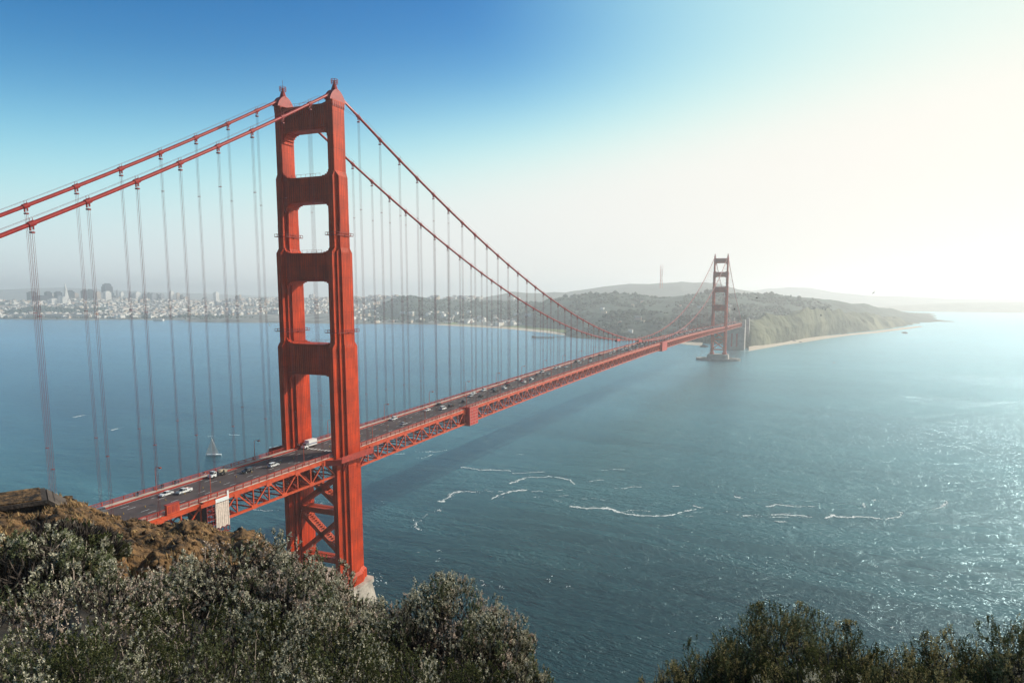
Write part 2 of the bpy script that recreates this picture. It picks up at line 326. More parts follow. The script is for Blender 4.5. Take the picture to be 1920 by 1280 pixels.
def tower(X, name_label):
    t = empty('tower', (X,0,0), parent=bridge); t['label'] = name_label
    for s in (-1, 1):
        m = MB(); m.loft([leg_section(p, z, 0, s*H) for z, p in LEG]); lg = m.build('leg', PAINT, t); recalc(lg)
        # saddle cover: arched housing the cable runs into
        m = MB(); prof = [(-4.9,-.2)]+[(-4.7+9.4*k/12, .6+4.0*math.sin(math.pi*k/12)**.75) for k in range(13)]+[(4.9,-.2)]
        m.prism(prof, lambda u, v, y: (u, y, 220.6+v), s*H-1.5, s*H+1.5)
        for k in range(7): m.box(-3.6+k*1.15, -3.1+k*1.15, s*H-1.80, s*H-1.68, 218.0, 220.3); m.box(-3.6+k*1.15, -3.1+k*1.15, s*H+1.68, s*H+1.80, 218.0, 220.3)
        sd = m.build('cable_saddle', CABLE, t); recalc(sd)
        # beacon mast on top
        m = MB(); m.loft([[(r*math.cos(a*math.pi/4), s*H+r*math.sin(a*math.pi/4), z) for a in range(8)] for z, r in ((224.6,1.7),(225.2,1.4),(227.2,.75),(227.4,.75))])
        for zz in (227.6, 228.4, 229.2):
            for a in range(8):
                p = [(1.35*math.cos((a+k)*math.pi/4), s*H+1.35*math.sin((a+k)*math.pi/4), zz) for k in (0, 1)]; m.bar(p[0], p[1], .14)
        for a in range(8): c = (1.35*math.cos(a*math.pi/4), s*H+1.35*math.sin(a*math.pi/4)); m.bar((*c,227.4), (*c,229.3), .12)
        m.tube([(0,s*H,227.4),(0,s*H,228.8)], .45, 8); m.tube([(0,s*H,228.8),(0,s*H,232 if s > 0 else 229.6)], .08, 4)
        m.build('beacon', CABLE, t)
        # maintenance galleries round the leg
        for zz, hx, hy in ((166.4,5.3,3.0),(125.8,7.1,3.4)):
            m = MB()
            for (x0, y0), (x1, y1) in (((-hx,-hy),(hx,-hy)),((hx,-hy),(hx,hy)),((hx,hy),(-hx,hy)),((-hx,hy),(-hx,-hy))):
                for dz in (0, 1.1): m.bar((x0, s*H+y0, zz+dz), (x1, s*H+y1, zz+dz), 0.22 if dz == 0 else .12)
                L = math.hypot(x1-x0, y1-y0); k = int(L/1.5)
                for i in range(k+1): q = i/k; m.bar((x0+(x1-x0)*q, s*H+y0+(y1-y0)*q, zz), (x0+(x1-x0)*q, s*H+y0+(y1-y0)*q, zz+1.1), .12)
                m.bar(((x0+x1)/2, s*H+(y0+y1)/2, zz), ((x0+x1)/2*.75, s*H+(y0+y1)/2*.6, zz-1.6), .25)
            m.build('gallery', ROPE, t)
    for zi, (z0, z1, hx, b) in enumerate(STRUTS):
        yi = H-b+.02
        e = 1.15; st = []
        n = 3 if zi < 3 else 4
        # stepped corbels under the strut, smaller ones on top of it
        low = [(-yi, z0-2.3*n*.9)]
        for k in range(n): low += [(-yi+e*(k*.75+.25)+.25, z0-2.1*(n-k)*.9), (-yi+e*(k*.75+.25)+.25, z0-2.1*(n-k-1)*.9)] if k < n else []
        low2 = [(-yi, z0-4.3), (-yi+.4, z0-4.3), (-yi+.4, z0-2.9), (-yi+.9, z0-2.9), (-yi+.9, z0-1.7), (-yi+1.6, z0-1.7), (-yi+1.6, z0-.9), (-yi+2.4, z0-.9), (-yi+2.4, z0-.4), (-yi+3.6, z0-.4), (-yi+3.6, z0)]
        up = [(-yi+3.6, z1), (-yi+3.6, z1+.35), (-yi+2.0, z1+.35), (-yi+2.0, z1+.8), (-yi+1.0, z1+.8), (-yi+1.0, z1+1.5), (-yi+.4, z1+1.5), (-yi+.4, z1+2.4), (-yi, z1+2.4)] if zi else [(-yi+3, z1), (-yi, z1+.8)]
        left = low2; right = [(-y, z) for y, z in low2][::-1]; upr = [(-y, z) for y, z in up][::-1]
        poly = left+right+upr+up
        m = MB(); m.prism(poly, lambda y, z, x: (x, y, z), -hx, hx)
        # vertical fluting and ledges on both faces
        for sx in (-1, 1):
            for k in range(-9, 10):
                y = k*1.07
                if abs(y) > yi-.6: continue
                m.box(*sorted((sx*hx, sx*(hx+.16))), y-.16, y+.16, z0+.9, z1-.9)
            m.box(*sorted((sx*hx, sx*(hx+.3))), -yi, yi, z0+.15, z0+.6); m.box(*sorted((sx*hx, sx*(hx+.3))), -yi, yi, z1-.6, z1-.15)
        o = m.build('portal_strut', PAINT, t); recalc(o)
        for x in (-hx+.1, hx-.1):
            m = MB(); m.bar((x, -yi+4.4, z1+1.2), (x, yi-4.4, z1+1.2), .07)
            for k in range(7): y = -yi+4.5+(2*yi-9)*k/6; m.bar((x, y, z1+.0), (x, y, z1+1.2), .07)
            m.build('railing', ROPE, t)
    # braces below the roadway
    def lattice(m, p, q, wx=4.2, wy=1.9):
        p, q = Vector(p), Vector(q); d = (q-p).normalized(); nrm = Vector((0, -d.z, d.y))
        for sx in (-1, 1): m.bar(p+Vector((sx*wx/2,0,0)), q+Vector((sx*wx/2,0,0)), .45, wy, up=nrm)
        L = (q-p).length; k = max(3, int(L/1.25))
        for sn in (-1, 1):
            off = nrm*(sn*wy*.46)
            for i in range(k):
                a = p+d*(L*(i+.15)/k)+off; b2 = p+d*(L*(i+.85)/k)+off
                m.bar(a+Vector((-wx/2+.2,0,0)), b2+Vector((wx/2-.2,0,0)), .42, .10, up=nrm); m.bar(b2+Vector((-wx/2+.2,0,0)), a+Vector((wx/2-.2,0,0)), .42, .10, up=nrm)
            m.bar(p+off, p+d*1.8+off, wx-.4, .12, up=nrm); m.bar(q+off, q-d*1.8+off, wx-.4, .12, up=nrm)
    yi = H-1.0
    for z0, z1 in ((24.6, 44.6), (46.8, 64.6)):
        m = MB(); lattice(m, (0,-yi,z0), (0,yi,z1)); lattice(m, (0,yi,z0), (0,-yi,z1)); m.build('cross_brace', STEEL, t)
    for z in (23.4, 45.7):
        m = MB(); lattice(m, (0,-yi,z), (0,yi,z), 4.6, 2.4); m.build('cross_brace', STEEL, t)
    # collar where the roadway passes round the legs
    for s in (-1, 1):
        m = MB(); y0, y1 = sorted((s*(H+2.0), s*(H+6.2)))
        m.box(-11, 11, y0, y1, 71.2, 72.4); m.box(-11, 11, *sorted((s*(H+6.2), s*(H+6.35))), 72.4, 74.0)
        for sx in (-1, 1): m.bar((sx*11, s*(H+6.2), 71.8), (sx*15, s*(H+1), 71.8), .5, 2.4); m.bar((sx*6, s*(H+5.6), 71.2), (sx*6, s*(H+3), 66.5), .5)
        m.build('gallery', RAILM, t)
    return t
tower(0, 'near tower of the bridge, tallest in view')
tower(SPAN, 'far tower of the bridge, faded by haze')

# main cables with bands and hand ropes
def spans():
    xs = list(np.arange(-343, 0, 7.62))+list(np.arange(0, SPAN, 15.24))+list(np.arange(SPAN, SPAN+330, 15.24))+[SPAN+330]
    return xs
for s in (-1, 1):
    m = MB(); m.tube([(x, s*H, cable_z(x)) for x in spans()], .55, 10); cb = m.build('main_cable', CABLE, bridge, smooth=True)
    m = MB(); hr = MB()
    for k in range(-22, 106):
        x = 15.24*k
        if x in (0,) or abs(x-SPAN) < 5 or x > SPAN+325: continue
        z = cable_z(x); dz = (cable_z(x+1)-cable_z(x-1))/2; d = Vector((1,0,dz)).normalized(); p = Vector((x, s*H, z))
        m.tube([p-d*.95, p-d*.9, p+d*.9, p+d*.95], [.56,.74,.74,.56], 8)
        for sx in (-1, 1): m.bar(p+d*(sx*.45)+Vector((0,0,-.5)), p+d*(sx*.45)+Vector((0,0,-1.6)), .3)
        if x < 760:
            for sy in (-1, 1): m.bar((x, s*H+sy*.6, z+.5), (x, s*H+sy*.6, z+1.5), .09)
    kind(m.build('cable_band', CABLE, cb), 'stuff')
    for sy in (-1, 1):
        hr.tube([(x, s*H+sy*.6, cable_z(x)+1.5) for x in np.arange(-300, 900, 15.24) if abs(x) > 6], .035, 3)
    hr.build('hand_rope', ROPE, cb)

# suspenders: two pairs of ropes hung over each band
sus = []
for k in range(-22, 105):
    x = 15.24*k
    if k == 0 or abs(x-SPAN) < 7 or x > SPAN+320: continue
    for s in (-1, 1):
        z1 = cable_z(x)-.5; z0 = road_z(x)-.8
        if z1-z0 < 1.5: continue
        sus.append(((Vector((x, s*H, (z0+z1)/2))-CAM).length, x, s, z0, z1))
def seen(e):   # those nearest the camera and inside the picture first
    d, x, s, z0, z1 = e; v = Vector((x, s*H, z1))-CAM; w_ = v.dot(_fw)
    return not (w_ > 1 and -80 < PCX+FPX*v.dot(_R)/w_ < 2000)
sus.sort(key=lambda e: (seen(e), e[0]/(e[4]-e[3])))
def suspender(m, x, s, z0, z1, r=.038):
    for sx in (-1, 1):
        for sy in (-1, 1): m.tube([(x+sx*.22, s*H+sy*.34, z0), (x+sx*.22, s*H+sy*.34, z1)], r, 4, cap=False)
    z = z0+24
    while z < z1-6: m.box(x-.3, x+.3, s*H-.46, s*H+.46, z, z+.14); z += 41
    m.box(x-.4, x+.4, s*H-.55, s*H+.55, z1-1.9, z1-1.5)
rest = MB()
for i, (d, x, s, z0, z1) in enumerate(sus):
    if i < 100: m = MB(); suspender(m, x, s, z0, z1); m.build('suspender', ROPE, bridge)
    else: suspender(rest, x, s, z0, z1, ( .045 if x < 900 else .06))
kind(rest.build('suspender', ROPE, bridge), 'stuff')

# deck: roadway, walks, kerbs, markings, trusses, railings
XA, XB = -343., SPAN+430.
XS = list(np.arange(-343, XB+1, 7.62))
def strip(m, y0, y1, dz, mi=0, x0=XA, x1=XB, thick=None):
    xs = [x for x in XS if x0 <= x <= x1]
    for a, b in zip(xs[:-1], xs[1:]):
        za, zb = road_z(a)+dz, road_z(b)+dz
        if thick is None: m.face([(a,y0,za),(b,y0,zb),(b,y1,zb),(a,y1,za)], mi)
        else: m.loft([[(a,y0,za),(a,y1,za),(a,y1,za-thick),(a,y0,za-thick)], [(b,y0,zb),(b,y1,zb),(b,y1,zb-thick),(b,y0,zb-thick)]], mi, cap=False)
m = MB(); strip(m, -9.6, 9.6, 0, thick=.45); rd = recalc(m.build('roadway', ASPH, bridge))
m = MB()
strip(m, -9.35, -9.2, .006); strip(m, 9.2, 9.35, .006)
for y in (-6.35, -3.2, 3.2, 6.35):
    for x in np.arange(-200, 900, 11): z = road_z(x)+.006; z2 = road_z(x+3)+.006; m.face([(x,y-.1,z),(x+3,y-.1,z2),(x+3,y+.1,z2),(x,y+.1,z)])
for y0 in np.arange(-9, 9, 1.9): m.face([(-1.5,y0,road_z(0)+.007),(1.5,y0,road_z(0)+.007),(1.5,y0+1.0,road_z(0)+.007),(-1.5,y0+1.0,road_z(0)+.007)])
kind(m.build('lane_marking', PALE, rd), 'stuff')
m = MB()
for x in np.arange(-200, 900, 7.6): z = road_z(x); m.tube([(x,0,z),(x,0,z+.5)], .11, 6)
kind(m.build('lane_divider', YELL, rd), 'stuff')
m = MB()
for x in np.arange(XA, XB, 15.24): z = road_z(x)+.007; m.face([(x,-9.5,z),(x+.22,-9.5,z),(x+.22,9.5,z),(x,9.5,z)])
kind(m.build('expansion_joint', DARKM, rd), 'stuff')
for s in (-1, 1):
    m = MB(); y0, y1 = sorted((s*9.75, s*12.95)); strip(m, y0, y1, .3, thick=.5); recalc(m.build('sidewalk', WALK, bridge))
    m = MB(); y0, y1 = sorted((s*9.6, s*9.75)); strip(m, y0, y1, .62, thick=.8)
    recalc(m.build('kerb_rail', RAILM, bridge))
    m = MB(); y = s*13.05
    for a, b in zip(XS[:-1], XS[1:]):
        za, zb = road_z(a)+.3, road_z(b)+.3
        m.bar((a,y,za+1.3), (b,y,zb+1.3), .2, .14); m.bar((a,y,za+.15), (b,y,zb+.15), .14, .14)
        for q in (0, .5): x = a+(b-a)*q; m.bar((x,y,road_z(x)+.1), (x,y,road_z(x)+1.7), .26)
        if -220 < a < 420:
            k = 17
            for i in range(k): x = a+(b-a)*(i+.5)/k; z = road_z(x)+.3; m.box(x-.07, x+.07, y-.04, y+.04, z+.15, z+1.3)
        else: m.loft([[(a,y-.03,za+.2),(a,y+.03,za+.2),(a,y+.03,za+1.1),(a,y-.03,za+1.1)], [(b,y-.03,zb+.2),(b,y+.03,zb+.2),(b,y+.03,zb+1.1),(b,y-.03,zb+1.1)]], cap=False)
    m.build('railing', RAILM, bridge)
    m = MB(); y = s*H; zt, zb_ = -1.1, -8.4
    nodes = XS
    for i, (a, b) in enumerate(zip(nodes[:-1], nodes[1:])):
        if abs(a+3.8) < 8 or abs(a+3.8-SPAN) < 8: continue
        A, B = road_z(a), road_z(b)
        m.bar((a,y,A+zt), (b,y,B+zt), .75, 1.0); m.bar((a,y,A+zb_), (b,y,B+zb_), .75, .85)
        m.bar((a,y,A+zt), (a,y,A+zb_), .38, .45)
        k = round(a/7.62)
        # gussets: top at the suspender panels, bottom between
        if k % 2 == 0: m.bar((a,y,A+zt), (b,y,B+zb_), .45, .5); m.box(a-1.3, a+1.3, y-.44, y+.44, A+zt-1.3, A+zt+.52)
        else: m.bar((a,y,A+zb_), (b,y,B+zt), .45, .5); m.box(a-1.3, a+1.3, y-.44, y+.44, A+zb_-.46, A+zb_+1.1)
        m.bar((a,y-s*.1,A-.35), (b,y-s*.1,B-.35), .5, .5)
    m.build('truss', STEEL, bridge)
m = MB()
for i, (a, b) in enumerate(zip(XS[:-1], XS[1:])):
    if abs(a) < 6 or abs(a-SPAN) < 6: continue
    A, B = road_z(a), road_z(b)
    m.box(a-.3, a+.3, -H+.4, H-.4, A-2.4, A-.5)
    m.bar((a,-H,A-8.4), (a,H,A-8.4), .4, .5)
    sg = 1 if i % 2 else -1
    m.bar((a,-sg*H,A-8.4), (b,sg*H,B-8.4), .45, .4); m.bar((a,sg*H,A-8.4), (b,0,B-8.4), .35, .35)
    for y in (-H, H): m.bar((a,y,A-7.6), (a,y*.45,A-2.2), .35)
    if i % 2: m.bar((a,-H*.5,A-2.4), (a,0,A-8.2), .3); m.bar((a,H*.5,A-2.4), (a,0,A-8.2), .3)
for y in np.arange(-9, 9.1, 3): strip(m, y-.15, y+.15, -.5, thick=.8)
m.build('floor_beam', RAILM, bridge)

# piers of the two towers and the concrete works at the far end
m = MB(); m.loft([[(x*k, y*k2, z) for x, y in ((-8,-20.5),(8,-20.5),(10.4,-18.5),(10.4,18.5),(8,20.5),(-8,20.5),(-10.4,18.5),(-10.4,-18.5))] for z, k, k2 in ((-6,1.1,1.05),(2,1.08,1.04),(11.8,.9,.97),(12.0,.98,1),(13.4,.98,1))])
recalc(m.build('pier', PIERC, bridge))
m = MB(); m.loft([[(SPAN+x*k, y*k, z) for x, y in ((-12,-22),(12,-22),(15,-18),(15,18),(12,22),(-12,22),(-15,18),(-15,-18))] for z, k in ((-4,1.05),(13.4,.98))])
n = 40
outer = lambda r, z: [(SPAN+27*r*math.cos(2*math.pi*a/n), 47.5*r*math.sin(2*math.pi*a/n), z) for a in range(n)]
m.loft([outer(1,-4), outer(1,4.6), outer(.82,4.6), outer(.82,-4)], cap=False)
recalc(m.build('pier', CONC, bridge))
X1 = SPAN+310
m = MB(); m.box(X1, X1+28, -23.5, 23.5, -3, 58)
for s in (-1, 1):
    m.box(X1+6, X1+26, *sorted((s*16.2, s*23.5)), 58, 76); m.box(X1+9, X1+23, *sorted((s*17.2, s*22.6)), 76, 78.5)
    for k in range(3): m.box(X1-.8, X1, *sorted((s*(19+k*1.6), s*(19.8+k*1.6))), 0, 56)
recalc(m.build('pylon', CONC, bridge))
X2 = X1+110; m = MB(); m.box(X2, X2+16, -15.5, 15.5, 40, 60)
for s in (-1, 1): m.box(X2, X2+16, *sorted((s*15.5, s*24)), -3, 77); m.box(X2+3, X2+13, *sorted((s*16.5, s*23)), 77, 79.5); m.box(X2+16, X2+44, *sorted((s*18, s*34)), -3, 28)
recalc(m.build('pylon', CONC, bridge))
for y0, y1 in ((-7, -2.5), (6, 10)): m = MB(); m.box(X1-.9, X1-.4, y0, y1, 8, 42); m.build('doorway', RAILM, bridge)
for y in (-H, H):
    m = MB(); pts = [(X1+28+82*k/14, y, 12+46*math.sin(math.pi*k/14)) for k in range(15)]
    m.tube(pts, 1.5, 6)
    for p in pts[1:-1]: m.bar(p, (p[0], y, 64), .9)
    m.build('arch', STEEL, bridge)

# ------------------------------------------------------------------ far shore: terrain
def fbm(x, y, z=0., o=4): return mnoise.fractal(Vector((x, y, z)), 1., 2., o)
def terrain(name, cols, nu, nv, amp, scale, m, kindname='structure', seed=0., skirt=True, gully=0.):
    """cols: (photo column, [(horizontal distance, photo row or ('z', height)) ...]); every column has the same number of rows"""
    P = []
    for px, rows in cols:
        c = []
        for d, y in rows:
            if isinstance(y, tuple):
                q = ray(px, 560); h = math.hypot(q.x, q.y); c.append(Vector((CAM.x+q.x*d/h, CAM.y+q.y*d/h, y[1])))
            else: c.append(at(px, y, d))
        P.append(c)
    K, Rn = len(P), len(P[0])
    def ev(u, v):
        a = min(int(u*(K-1)), K-2); f = u*(K-1)-a; f = f*f*(3-2*f)
        b = min(int(v*(Rn-1)), Rn-2); g = v*(Rn-1)-b
        p = P[a][b].lerp(P[a+1][b], f); q = P[a][b+1].lerp(P[a+1][b+1], f)
        return p.lerp(q, g)
    def surf(u, v):
        p = ev(u, v); k = min(1., min(v, 1-v)*6) if skirt else 1.
        n = fbm(p.x/scale, p.y/scale, seed, 5)+(gully*(.5-2*abs(mnoise.noise(Vector((p.x/scale*1.4+3, p.y/scale*1.4, p.z/60+seed)))))-gully*.4*abs(mnoise.noise(Vector((p.x/scale*4, p.y/scale*4, p.z/40)))) if gully else 0); return Vector((p.x, p.y, p.z+n*amp*k))
    V = []; 
    for i in range(nu+1):
        for j in range(nv+1): V.append(surf(i/nu, j/nv))
    F = [(i*(nv+1)+j, (i+1)*(nv+1)+j, (i+1)*(nv+1)+j+1, i*(nv+1)+j+1) for i in range(nu) for j in range(nv)]
    o = npmesh(name, [tuple(v) for v in V], F, m, smooth=True); kind(o, kindname)
    return surf
def shore(px, py): p = onz(px, py, 0); return hdist(p)
CITYG = mat('city_ground', (.09, .10, .09), .9, var=.5, vscale=.012, col2=(.36, .34, .30))
WOOD = mat('wooded_hill', (.050, .076, .058), .95, var=.4, vscale=.02, bump=.6, bscale=.05)
BLUFF = mat('grassy_bluff', (.07, .092, .048), .95, var=.4, vscale=.010, col2=(.23, .22, .13), bump=.6, bscale=.03)
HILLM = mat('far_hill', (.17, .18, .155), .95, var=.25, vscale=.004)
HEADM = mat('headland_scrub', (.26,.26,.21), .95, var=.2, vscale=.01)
SAND = mat('sand', (.55, .46, .36), .95, var=.1, vscale=.05)
LAWN = mat('lawn', (.20, .24, .07), .95, var=.2, vscale=.02)

def city_cols():
    sh = [(-160,597),(0,598),(60,599),(130,600),(250,602),(400,604),(480,605),(560,606),(640,606.5),(740,607),(830,608.5),(905,611),(975,616)]
    cr = {-160:(6400,566),0:(6400,566),60:(6300,564),130:(6300,563),250:(6300,560),400:(6000,567),480:(5800,560),560:(5700,561),640:(5300,559),740:(4700,557),830:(4600,559),905:(4600,560),975:(4400,561)}
    out = []
    for px, y in sh:
        d0 = shore(px, y); dc, yc = cr[px]; d2 = d0+.5*(dc-d0)
        y1 = CAM.z
        out.append((px, [(d0-30, ('z', -3)), (d0+20, ('z', 2.5)), (d0+260, ('z', 7)), (d2, yc+(y-yc)*.5), (dc, yc), (dc+900, ('z', 60)), (dc+2500, ('z', -5))]))
    return out
city_surf = terrain('city_hills', city_cols(), 110, 48, 12, 420, CITYG)
# wooded rise above the left shore and the wooded ridge behind the wires
def bump_cols(crest, d_off0, d_off1, base_rise=None):
    out = []
    for px, ys, dc, yc in crest:
        d0 = shore(px, ys)
        out.append((px, [(d0+d_off0, ('z', -2)), ((d0+dc)/2, (ys*.45+yc*.55)), (dc, yc), (dc+d_off1, ('z', -4))]))
    return out
terrain('wooded_rise', bump_cols([(8,594,5100,593),(25,594,5250,582),(50,594,5300,577),(80,594,5300,575),(110,594,5300,576),(130,595,5300,580),(160,595,5250,585),(190,596,5200,592)], 70, 400), 60, 24, 4, 90, WOOD, seed=3.)
terrain('wooded_ridge', bump_cols([(690,606,4500,590),(720,606,4350,568),(745,606,4250,557.5),(775,607,4200,554.5),(800,607,4200,558),(830,608,4150,563),(870,609,4100,566),(915,610,4000,567),(960,611,3900,568),(1000,613,3800,566),(1030,617,3600,570),(1060,622,3500,580)], 260, 900), 120, 30, 6, 130, WOOD, seed=5.)
pres = [(1000,622,3300,575),(1035,626,3300,562),(1060,628,3300,555.5),(1100,632,3250,551),(1130,634,3200,550),(1180,636,3200,553),(1230,638,3200,557),(1270,640,3200,557),(1300,645,3200,555),(1340,650,3250,551),(1400,652,3300,551),(1440,648,3400,553),(1480,642,3400,552),(1520,634,3500,556),(1560,628,3700,562),(1620,621,4000,571),(1680,614,4600,582),(1730,611,5000,591),(1780,610,5200,600),(1830,609.5,5300,607)]
terrain('wooded_hills', bump_cols(pres, 300, 1500), 150, 40, 14, 260, WOOD, seed=9.)
terrain('point_woods', bump_cols([(1060,634,2400,628),(1090,637,2500,602),(1115,638,2500,591),(1150,640,2450,585),(1200,641,2450,584),(1260,643,2400,588),(1320,647,2300,590),(1370,650,2250,592),(1405,652,2200,600)], 60, 500), 100, 34, 8, 90, WOOD, seed=12.)
# coastal bluffs running away to the right behind the far tower
bl = [(1385,654,2000,604),(1410,654,2050,597),(1440,649,2150,587),(1470,644,2250,583.5),(1500,640.5,2350,579),(1530,634,2500,578.5),(1560,628.5,2750,579),(1600,624.5,3000,585),(1640,621,3300,592),(1680,616,3700,598),(1705,612,4100,606),(1725,610,4300,608)]
terrain('coastal_bluffs', bump_cols(bl, 45, 700), 260, 110, 18, 170, BLUFF, seed=21., gully=.75)
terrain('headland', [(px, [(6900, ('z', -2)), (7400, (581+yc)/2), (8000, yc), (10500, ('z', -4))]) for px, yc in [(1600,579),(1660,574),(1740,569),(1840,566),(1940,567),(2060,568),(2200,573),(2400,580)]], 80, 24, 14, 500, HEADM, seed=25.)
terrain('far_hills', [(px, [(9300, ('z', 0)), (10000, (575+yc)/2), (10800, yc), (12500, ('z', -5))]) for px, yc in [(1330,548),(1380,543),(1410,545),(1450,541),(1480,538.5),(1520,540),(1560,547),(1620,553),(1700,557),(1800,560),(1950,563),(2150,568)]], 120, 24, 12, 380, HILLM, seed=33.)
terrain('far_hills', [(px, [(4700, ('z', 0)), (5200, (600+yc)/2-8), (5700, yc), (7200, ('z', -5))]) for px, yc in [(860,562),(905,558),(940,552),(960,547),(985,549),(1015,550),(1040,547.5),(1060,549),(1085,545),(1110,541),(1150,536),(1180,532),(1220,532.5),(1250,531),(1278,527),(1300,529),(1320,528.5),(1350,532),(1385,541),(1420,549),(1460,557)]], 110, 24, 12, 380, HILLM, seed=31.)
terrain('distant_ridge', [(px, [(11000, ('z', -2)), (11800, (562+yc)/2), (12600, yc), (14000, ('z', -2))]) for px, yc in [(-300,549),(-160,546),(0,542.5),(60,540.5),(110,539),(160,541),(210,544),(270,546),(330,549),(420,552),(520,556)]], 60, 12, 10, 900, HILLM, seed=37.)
# beach strips and the low airfield lawns
def sheet(name, pts, m, z=0.):
    b = MB(); b.face([tuple(onz(px, py, z)) for px, py in pts]); return kind(b.build(name, m), 'structure')
def ribbon(name, top, bot, z0, z1, m):
    b = MB()
    for k in range(len(top)-1):
        b.face([tuple(onz(*bot[k], z0)), tuple(onz(*bot[k+1], z0)), tuple(onz(*top[k+1], z1)), tuple(onz(*top[k], z1))])
    return kind(b.build(name, m), 'structure')
ribbon('beach', [(820,607),(880,609.5),(930,611.5),(970,614),(1000,617),(1030,620),(1060,625)], [(820,609.5),(880,612.5),(930,615),(970,618.5),(1000,621.5),(1030,624.5),(1060,629)], .15, 1.6, SAND)
ribbon('lawn', [(838,603.5),(900,605.5),(960,608),(1010,611),(1040,613),(1062,616)], [(820,607),(880,609.5),(935,611.5),(985,615),(1030,619.5),(1062,624)], 1.7, 4.5, LAWN)
ribbon('shore_flat', [(640,603),(740,604),(838,603.5),(900,604.5),(960,606.5),(1010,609),(1062,613)], [(640,606.8),(740,607.4),(822,607.2),(885,608),(945,610.5),(1000,614),(1062,621)], .6, 1.5, mat('shore_ground', (.20,.18,.15), .95, var=.3, vscale=.02))
ribbon('beach', [(1404,648),(1430,647),(1470,641.5),(1497,635.5),(1540,630),(1590,625.5),(1640,620.5),(1690,614),(1725,611)], [(1404,658),(1430,653.5),(1470,646.5),(1500,643),(1545,635.5),(1595,628.5),(1645,624),(1700,617),(1730,612.2)], .15, 3.5, SAND)
ribbon('beach', [(1262,640),(1290,641),(1318,641.5)], [(1258,642),(1288,646),(1316,648)], .15, 3, SAND)

# ------------------------------------------------------------------ far woods, houses and towers of the city
def blob(rad, seedv):
    import bmesh
    b = bmesh.new(); bmesh.ops.create_icosphere(b, subdivisions=1, radius=rad)
    for v in b.verts: v.co *= 1+.35*mnoise.noise(v.co*1.3/rad+Vector((seedv, 0, 0)))
    V = np.array([v.co[:] for v in b.verts]); F = np.array([[v.index for v in f.verts] for f in b.faces]); b.free(); return V, F
BL = [blob(1., k*3.1) for k in range(6)]
LEAFFAR = mat('far_foliage', (.040, .066, .048), .95, var=.4, vscale=.03, col2=(.085, .112, .075))
def woods(name, pts):
    VV, FF, off = [], [], 0
    for p, r in pts:
        V, F = BL[int(rng.integers(6))]; s = np.array([r*rng.uniform(.8,1.3), r*rng.uniform(.8,1.3), r*rng.uniform(.7,1.2)])
        a = rng.uniform(0, 6.28); c, n_ = math.cos(a), math.sin(a); W = V*s; W = np.stack([W[:,0]*c-W[:,1]*n_, W[:,0]*n_+W[:,1]*c, W[:,2]], 1)+np.array([p.x, p.y, p.z+r*.4])
        VV.append(W); FF.append(F+off); off += len(V)
    return kind(npmesh(name, np.concatenate(VV), np.concatenate(FF), LEAFFAR), 'stuff')
def pick_surface(cols_px, rows, n, dmin, dmax, rad, fn_y):
    out = []
    for _ in range(n):
        px = rng.uniform(*cols_px); f = rng.uniform(); d = dmin(px)+f*(dmax(px)-dmin(px)); out.append((px, d))
    return out
from mathutils.bvhtree import BVHTree
def bvh_of(names):
    V, F = [], []
    for n in names:
        o = bpy.data.objects[n]; k = len(V); V += [v.co.copy() for v in o.data.vertices]; F += [tuple(k+i for i in p.vertices) for p in o.data.polygons]
    return BVHTree.FromPolygons(V, F)
GROUND = bvh_of(['city_hills','wooded_rise','wooded_ridge','wooded_hills','point_woods','coastal_bluffs'])
def ground_z(x, y):
    h = GROUND.ray_cast(Vector((x, y, 900)), Vector((0,0,-1)))[0]; return None if h is None else h.z
def scatter(n, px0, px1, d0, d1, ok=None):
    out = []; tries = 0
    while len(out) < n and tries < n*12:
        tries += 1; px = rng.uniform(px0, px1); d = rng.uniform(d0, d1); q = ray(px, 560); h = math.hypot(q.x, q.y)
        x, y = CAM.x+q.x*d/h, CAM.y+q.y*d/h; z = ground_z(x, y)
        if z is None or z < 3 or (ok and not ok(px, d, z, x, y)): continue
        out.append((px, d, Vector((x, y, z))))
    return out
def in_rise(px, d): return 4 < px < 200 and d < 5450
def clump(x, y): return fbm(x/170, y/170, 6., 3)+.25*mnoise.noise(Vector((x/40, y/40, 2))) > -.12
def tree_r(p): return float(rng.uniform(3.5, 6)*(1.25+.9*mnoise.noise(Vector((p.x/120, p.y/120, 5)))) * (1.7 if rng.random() > .9 else 1))
wd = []
wd += [(p, tree_r(p)) for _, d, p in scatter(420, 0, 200, 4980, 5400, lambda px, d, z, x, y: in_rise(px, d))]
wd += [(p, tree_r(p)) for _, d, p in scatter(1700, 690, 1060, 3300, 4400, lambda px, d, z, x, y: clump(x, y))]
wd += [(p, tree_r(p)) for _, d, p in scatter(1900, 1000, 1560, 2500, 3500, lambda px, d, z, x, y: (px < 1440 or z > 60) and clump(x, y))]
wd += [(p, tree_r(p)*.8) for _, d, p in scatter(1100, 1060, 1400, 1950, 2560, lambda px, d, z, x, y: clump(x, y))]
wd += [(p, tree_r(p)*.8) for _, d, p in scatter(500, -150, 700, 4000, 5200, lambda px, d, z, x, y: z < 14 and not (15 < px < 185))]
wd += [(p, tree_r(p)) for _, d, p in scatter(420, -150, 980, 4200, 6400, lambda px, d, z, x, y: fbm(x/260, y/260, 4., 3) > .1)]
wd += [(p, tree_r(p)) for _, d, p in scatter(160, 440, 500, 5500, 5850)]
woods('woods', wd)

